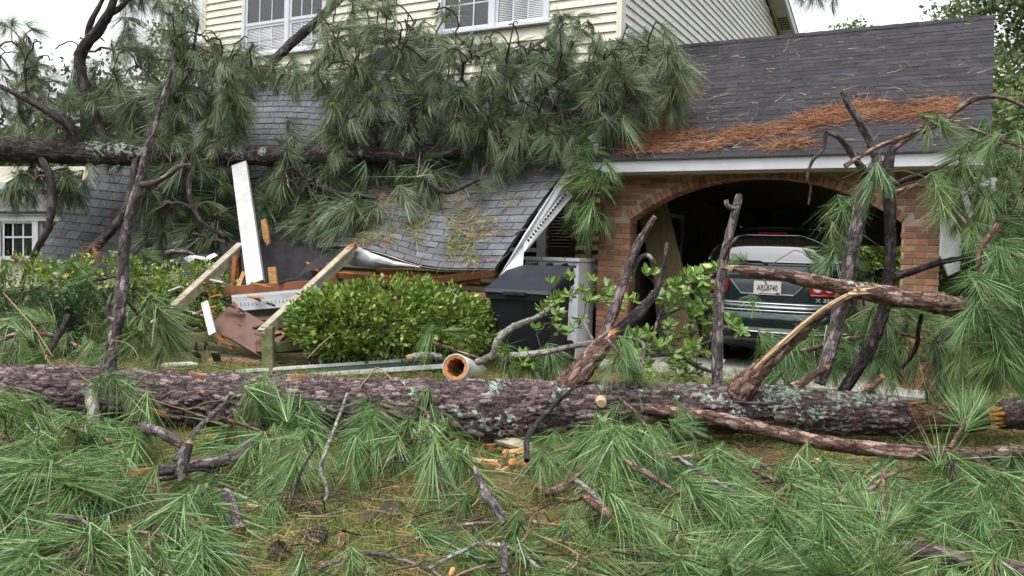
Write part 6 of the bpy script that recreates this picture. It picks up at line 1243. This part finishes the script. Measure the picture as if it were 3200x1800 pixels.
def hedge(label, boxes, n, mt, Lf, parent_name='hedge', stems=14, skin=.22, seed=1, gap=.36):
    """leafy volume: leaves concentrated near the surface of ellipsoids (px, py, Y, rx, ry, rz in metres)"""
    R = np.random.default_rng(seed); root = empty(parent_name, P(boxes[0][0], boxes[0][1], boxes[0][2]), label=label, cat='hedge'); ps, ns = [], []
    tot = sum(b[3]*b[5] for b in boxes)
    for (px, py, Y, rx, ry, rz) in boxes:
        c = P(px, py, Y); k = int(n*rx*rz/tot); d = R.normal(size=(k, 3)); d /= np.linalg.norm(d, axis=1)[:, None]; dd = np.sign(d)*np.abs(d)**.75; dd /= np.maximum(np.linalg.norm(dd, axis=1)[:, None], .001); r = 1-np.abs(R.normal(0, skin, k)); bump_ = .66+.66*fbm(c+d*2.6, seed, 4); q = c+dd*np.array((rx, ry, rz))*(np.clip(r, .2, 1.1)*bump_)[:, None]; ps.append(q); ns.append(dd)
    p = np.vstack(ps); nn = np.vstack(ns); kp_ = fbm(p*6, seed+3) > gap; p = p[kp_]; nn = nn[kp_]; k = len(p); e = nn*.9+R.normal(0, .6, (k, 3))+np.array((0, -.1, .35)); e /= np.linalg.norm(e, axis=1)[:, None]; s = np.cross(e, R.normal(size=(k, 3))); s /= np.linalg.norm(s, axis=1)[:, None]; u = np.cross(s, e); L = (Lf*R.uniform(.6, 1.3, k))[:, None]; w = L*.27
    V = np.stack((p, p+e*L*.5-s*w-u*w*.3, p+e*L, p+e*L*.5+s*w-u*w*.3, p+e*L*.55), 1).reshape(-1, 3); I0 = np.arange(k)*5
    Fq = np.concatenate((np.stack((I0, I0+4, I0+2, I0+1), -1), np.stack((I0, I0+3, I0+2, I0+4), -1)))
    add('foliage', meshnp('foliage', V, Fq, mt), root, kind='stuff')
    mb = MB()
    for i in range(stems):
        b = boxes[i % len(boxes)]; c = P(b[0], b[1], b[2]); t = c+np.array((R.uniform(-.8, .8)*b[3], R.uniform(-.7, .7)*b[4], R.uniform(.3, .85)*b[5])); g = c+np.array((R.uniform(-.4, .4)*b[3], R.uniform(-.4, .4)*b[4], 0)); g[2] = float(gz(0, g[1])); m = (t+g)/2+R.normal(0, .06, 3); mb.tube([g, m, t], [.012, .009, .003], 5)
    mb.obj('stems', M['twig_dark'], root); return root
hedge('round clipped light green hedge right of the stair handrail', [(1210, 1003, 8.75, .92, .45, .46), (1070, 1012, 8.7, .60, .4, .42), (1390, 1018, 8.75, .58, .4, .40)], 17000, M['hedge'], .066, seed=4, gap=.40)
hedge('dark ragged hedge at the left under the fallen branches', [(560, 930, 9.6, .75, .4, .45), (330, 920, 9.5, .8, .4, .5), (90, 925, 9.5, .9, .4, .5), (620, 980, 9.3, .4, .3, .33)], 14000, M['hedge'], .058, seed=5, skin=.3, gap=.46)
hedge('low dark shrub under the bay window at the left edge', [(60, 1010, 8.9, 1.0, .4, .45), (280, 1010, 8.9, .7, .4, .42)], 7000, M['leaf_dark'], .055, seed=6, skin=.3)
hedge('grey-green shrub right of the carport pier', [(3060, 830, 8.6, .42, .35, .45), (3120, 760, 9.2, .5, .4, .5)], 6000, M['leaf_dark'], .06, seed=7, skin=.3)
hedge('bright green bush seen through the back of the carport', [(2650, 740, 17, 1.7, .8, 1.0), (2800, 800, 17, 1.5, .8, 1.0)], 9000, M['hedge'], .12, seed=8, skin=.3)

# ================================================================== BACKGROUND TREES
def bgtree(label, px, py_base, Y, h, crown, n, mt, Lf, seed, lean=0, name='tree', trunk_r=.16):
    R = np.random.default_rng(seed); b = P(px, py_base, Y); b[2] = 0; root = empty(name, b, label=label, cat='tree', group='trees behind the houses'); top = b+np.array((lean, 0, h)); mb = MB()
    mid = (b+top)/2+np.array((.15, 0, 0)); mb.tube(smooth_path(np.array((b, mid, top)), .6), np.linspace(trunk_r, .04, len(smooth_path(np.array((b, mid, top)), .6))), 8); mb.obj('trunk', M['bark_dark'] if False else M['twig_dark'], root, smooth=True)
    ps = []; tw = MB()
    for i in range(crown[3]):
        t = R.uniform(crown[4], 1.0); o = b+(top-b)*t; a = R.uniform(0, 6.28); rr = crown[0]*(1-.55*t)*R.uniform(.4, 1.1); e = o+np.array((math.cos(a)*rr, math.sin(a)*rr, R.uniform(-.2, .9)*crown[1])); tw.tube([o, (o+e)/2+np.array((0, 0, .15)), e], [.035, .02, .006], 5); k = n//crown[3]; cl = R.normal(0, crown[2]*R.uniform(.6, 1.2), (k, 3))*np.array((1.2, 1.2, .6)); ps.append(e+cl)
    tw.obj('limbs', M['twig_dark'], root); p = np.vstack(ps); k = len(p); e = R.normal(size=(k, 3)); e /= np.linalg.norm(e, axis=1)[:, None]; s = np.cross(e, R.normal(size=(k, 3))); s /= np.linalg.norm(s, axis=1)[:, None]; L = (Lf*R.uniform(.5, 1.3, k))[:, None]; w = L*.3
    V = np.stack((p, p+e*L*.5-s*w, p+e*L, p+e*L*.5+s*w), 1).reshape(-1, 3); add('crown', meshnp('crown', V, np.arange(k*4).reshape(-1, 4), mt), root, kind='stuff')
bgtree('tall pale tree at the right edge behind the carport', 3260, 800, 19, 9.0, (3.0, 1.2, .42, 44, .25), 26000, M['leaf_far'], .15, 21)
bgtree('thin pale tree just above the right end of the carport ridge', 2990, 800, 30, 9.6, (2.6, 1.0, .42, 14, .7), 5000, M['leaf_far'], .17, 22)
bgtree('green tree low behind the right end of the carport', 3190, 800, 14, 4.2, (1.6, .8, .34, 26, .15), 14000, M['leaf_far'], .13, 23)
bgtree('distant tree whose top shows over the carport ridge', 2600, 800, 34, 10.2, (2.6, 1.0, .45, 14, .75), 4200, M['leaf_far'], .18, 24)
bgtree('hazy tree in the gap left of the house', 520, 800, 36, 9.5, (3.0, 1.0, .5, 24, .4), 8000, M['leaf_far'], .2, 25)
bgtree('dark green tree between the bay window and the porch', 240, 800, 21, 4.6, (2.6, .8, .5, 24, .2), 12000, M['leaf_dark'], .17, 27)
bgtree('tree behind the carport seen through its arch', 2700, 800, 24, 5.0, (3.0, .8, .5, 26, .2), 12000, M['leaf'], .18, 28)
# far woods closing the horizon
def woods(name, label, xs, Y, h, n, seed):
    R = np.random.default_rng(seed); x = R.uniform(xs[0], xs[1], n); top = h*(.55+.45*noise3(np.stack((x*.25, x*0, x*0), -1), seed)); z = top*np.sqrt(R.uniform(0, 1, n)); y = Y+R.uniform(-2, 2, n); p = np.stack((x, y, z), -1); e = R.normal(size=(n, 3)); e /= np.linalg.norm(e, axis=1)[:, None]; s = np.cross(e, R.normal(size=(n, 3))); s /= np.linalg.norm(s, axis=1)[:, None]; L = (.55*R.uniform(.5, 1.3, n))[:, None]
    V = np.stack((p, p+e*L*.5-s*L*.3, p+e*L, p+e*L*.5+s*L*.3), 1).reshape(-1, 3); add(name, meshnp(name, V, np.arange(n*4).reshape(-1, 4), M['leaf_far']), None, kind='stuff', label=label, cat='woods')
woods('far_woods', 'distant belt of trees beyond the houses', (-60, 70), 46, 6.5, 26000, 5)
# hanging pine sprays at the top edge right of the gable
branch('dark pine spray hanging into the sky at the top edge', [(2600, -80, 5, 13.0), (2540, -30, 5, 13.0), (2500, -10, 4, 13.0)], [(2480, -40, 2540, 20, 5, 12.8, 13.2), (2550, -30, 2610, 40, 6, 12.8, 13.2)], Y=1, down=1.2, rnd=.25, key='dark', name='pine_spray', stepw=.05)

# ================================================================== GRASS AND PINE STRAW
def on_ground(x0, x1, y0, y1):
    def f(n):
        y = np.sqrt(RNG.uniform(y0*y0, y1*y1, n)); x = RNG.uniform(x0, x1, n)*y; return np.stack((x, y, gz(x, y)+.0), -1)
    return f
n = 75000; p = on_ground(-.68, .68, 3.4, 9.3)(n); keep = fbm(p*1.7, 9) > .40; p = p[keep]; n = len(p)
d = RNG.normal(0, .55, (n, 3)); d[:, 2] = np.abs(RNG.normal(.7, .3, n)); d /= np.linalg.norm(d, axis=1)[:, None]
strands('grass', p, d, .12*RNG.uniform(.4, 1.2, n), .0062, M['grass'], None, .35, label='short grass between the fallen branches', kind='stuff')
def lying(n, L, w, mt, name, label, sel, zr=(.005, .05)):
    p = on_ground(-.68, .68, 3.4, 9.0)(n); p = p[sel(p)]; n = len(p); p[:, 2] += RNG.uniform(*zr, n); th = RNG.uniform(0, 6.28, n); d = np.stack((np.cos(th), np.sin(th), RNG.normal(0, .12, n)), -1); strands(name, p, d, L*RNG.uniform(.5, 1.1, n), w, mt, None, .15, label=label, kind='stuff')
lying(26000, .20, .0035, M['straw'], 'pine_straw', 'orange fallen pine straw on the ground', lambda p: fbm(p*2.1, 15) > .42)
lying(9000, .20, .0035, M['straw_pale'], 'pale_straw', 'pale dry needles on the ground', lambda p: fbm(p*1.3, 17) > .4)
lying(9000, .26, .0036, M['needle'], 'loose_green_needles', 'loose green pine needles carpeting the ground', lambda p: (fbm(p*1.1, 18) > .40), (.01, .10))
# thin broken twigs strewn over everything in front
def twig_litter(n, seed):
    R = np.random.default_rng(seed); Vs, Fs, k = [], [], 0
    for i in range(n):
        px, py = R.uniform(-40, 3240), R.uniform(1400, 1830); p = gpt_(px, py, R.uniform(.02, .28)); a = R.uniform(0, 6.28); L = R.uniform(.15, .55); d = np.array((math.cos(a), math.sin(a)*.6, R.normal(0, .22))); q = np.array([p, p+d*L*.35+R.normal(0, .03, 3), p+d*L*.7+R.normal(0, .04, 3), p+d*L+R.normal(0, .05, 3)]); sp = smooth_path(q, .06); r = np.linspace(R.uniform(.003, .0075), .0018, len(sp)); V, Fc = tube_vf(sp, r, 5, False); Vs.append(np.array(V)); Fs.append(np.array(Fc)+k); k += len(V)
    return np.vstack(Vs), np.vstack(Fs)
for k_, mt_, nm in ((1, 'twig', 'twig_litter'), (2, 'twig_dark', 'dark_twig_litter'), (3, 'vine', 'dry_twig_litter')):
    V, Fq = twig_litter((150, 120, 60)[k_-1], k_); add(nm, meshnp(nm, V, Fq, M[mt_], True), None, kind='stuff', label=('brown', 'dark', 'tan')[k_-1]+' broken twigs strewn over the needles in front', cat='twigs')
# straw on the carport roof: thick drifts along the lower half, sparse above
def roof_litter(name, n, dens, L, w, mt, label, hmax):
    u = RNG.uniform(1.55, 5.25, n); t = RNG.uniform(.02, .98, n); k = RNG.uniform(0, 1, n) < dens(u, t); u, t = u[k], t[k]; n = len(u); o = RNG.uniform(.012, hmax, n); p = np.array([RF(a, b, c) for a, b, c in zip(u, t, o)]); eu = RF(1, 0)-RF(0, 0); et = RF(0, 1)-RF(0, 0); et /= np.linalg.norm(et); th = RNG.normal(0, .65, n)+RNG.integers(0, 2, n)*math.pi; d = np.cos(th)[:, None]*eu+np.sin(th)[:, None]*et+RNG.normal(0, .06, (n, 3)); strands(name, p, d, L*RNG.uniform(.4, 1.1, n), w, mt, None, .4, label=label, kind='stuff')
def drift(u, t):
    q = np.stack((u*1.4, t*7, u*0), -1); line = .10+.17*np.clip((u-2.1)/2.6, 0, 1)+.03*np.sin(u*3.6); a = np.exp(-((t-line)/.055)**2)*np.clip((fbm(q*2.2, 61)-.26)*4, 0, 1)*(u < 5.05); b = np.exp(-((t-.055)/.035)**2)*np.clip((fbm(q*2.2, 63)-.42)*5, 0, 1)*(u < 4.2)*.8; c = np.exp(-(((u-1.75)/.32)**2+((t-.14)/.14)**2))*np.clip((fbm(q*2.2, 64)-.2)*4, 0, 1); d2 = np.exp(-(((u-1.75)/.22)**2+((t-.48)/.05)**2))*.8; return np.clip(np.maximum.reduce((a, b, c, d2)), 0, 1)
roof_litter('roof_pine_straw', 60000, drift, .20, .0050, M['straw'], 'orange pine straw drifted along the carport roof', .07)
roof_litter('roof_needles', 900, lambda u, t: .16+.3*(t < .5)+0*u, .20, .0075, M['straw_pale'], 'scattered dry needles on the carport roof', .02)
roof_litter('roof_twigs', 260, lambda u, t: .35+0*u, .10, .009, M['straw'], 'short brown bits scattered on the carport roof', .02)
# litter on the porch roof
def porch_litter(name, n, L, w, mt, label, reg):
    P_ = []; D_ = []
    while len(P_) < n:
        s, t = random.uniform(*reg[:2]), random.uniform(*reg[2:]); q = surf(s, t, random.uniform(.012, .05))
        if fbm(q*4.5, 71) < .47: continue
        e1 = surf(s+.01, t)-surf(s, t); e2 = surf(s, t+.02)-surf(s, t); e1 /= np.linalg.norm(e1)+1e-9; e2 /= np.linalg.norm(e2)+1e-9; a = random.uniform(0, 6.28); P_.append(q); D_.append(e1*math.cos(a)+e2*math.sin(a))
    strands(name, np.array(P_), np.array(D_), L*RNG.uniform(.4, 1.1, n), w, mt, None, .2, label=label, kind='stuff')
porch_litter('porch_straw', 1500, .2, .005, M['straw'], 'brown pine straw on the sagging porch roof', (.58, .97, .45, .98)); porch_litter('porch_green_needles', 2400, .24, .005, M['needle'], 'loose green needles on the sagging porch roof', (.56, .95, .4, .97)); porch_litter('porch_dry_needles', 800, .2, .007, M['straw_pale'], 'sparse dry needles on the porch roof', (.0, 1, .3, .98))
# unseen woods added behind the viewpoint and along both sides, blocking low sky
def ring_woods():
    R = np.random.default_rng(77); n = 26000; a = R.uniform(math.radians(128), math.radians(412), n); rad = 27+R.uniform(-2, 2, n); x, y = np.cos(a)*rad, np.sin(a)*rad-2; top = 12*(.6+.4*noise3(np.stack((a*9, a*0, a*0), -1), 3)); z = top*R.uniform(0, 1, n); p = np.stack((x, y, z), -1); e = R.normal(size=(n, 3)); e /= np.linalg.norm(e, axis=1)[:, None]; s = np.cross(e, R.normal(size=(n, 3))); s /= np.linalg.norm(s, axis=1)[:, None]; L = (1.3*R.uniform(.5, 1.3, n))[:, None]
    V = np.stack((p, p+e*L*.5-s*L*.35, p+e*L, p+e*L*.5+s*L*.35), 1).reshape(-1, 3); add('sky_block_woods', meshnp('sky_block_woods', V, np.arange(n*4).reshape(-1, 4), M['leaf_dark']), None, kind='stuff', label='unseen tree belt added behind the viewpoint to block low sky light', cat='woods')
ring_woods()
for i, (x, y, Y, lab) in enumerate(((350, 705, 12.6, 'orange tuft of dead needles on the left porch shingles'), (290, 810, 10.4, 'dead needle clump on the lichened limb at left'), (255, 825, 10.4, 'second dead needle clump low on the lichened limb at left'))): add('dead_needle_tuft', TUFT['brown'][0], None, m=orient(P(x, y-25, Y), (.2, -.3, -1), 0, 1.0), label=lab, cat='needle clump')
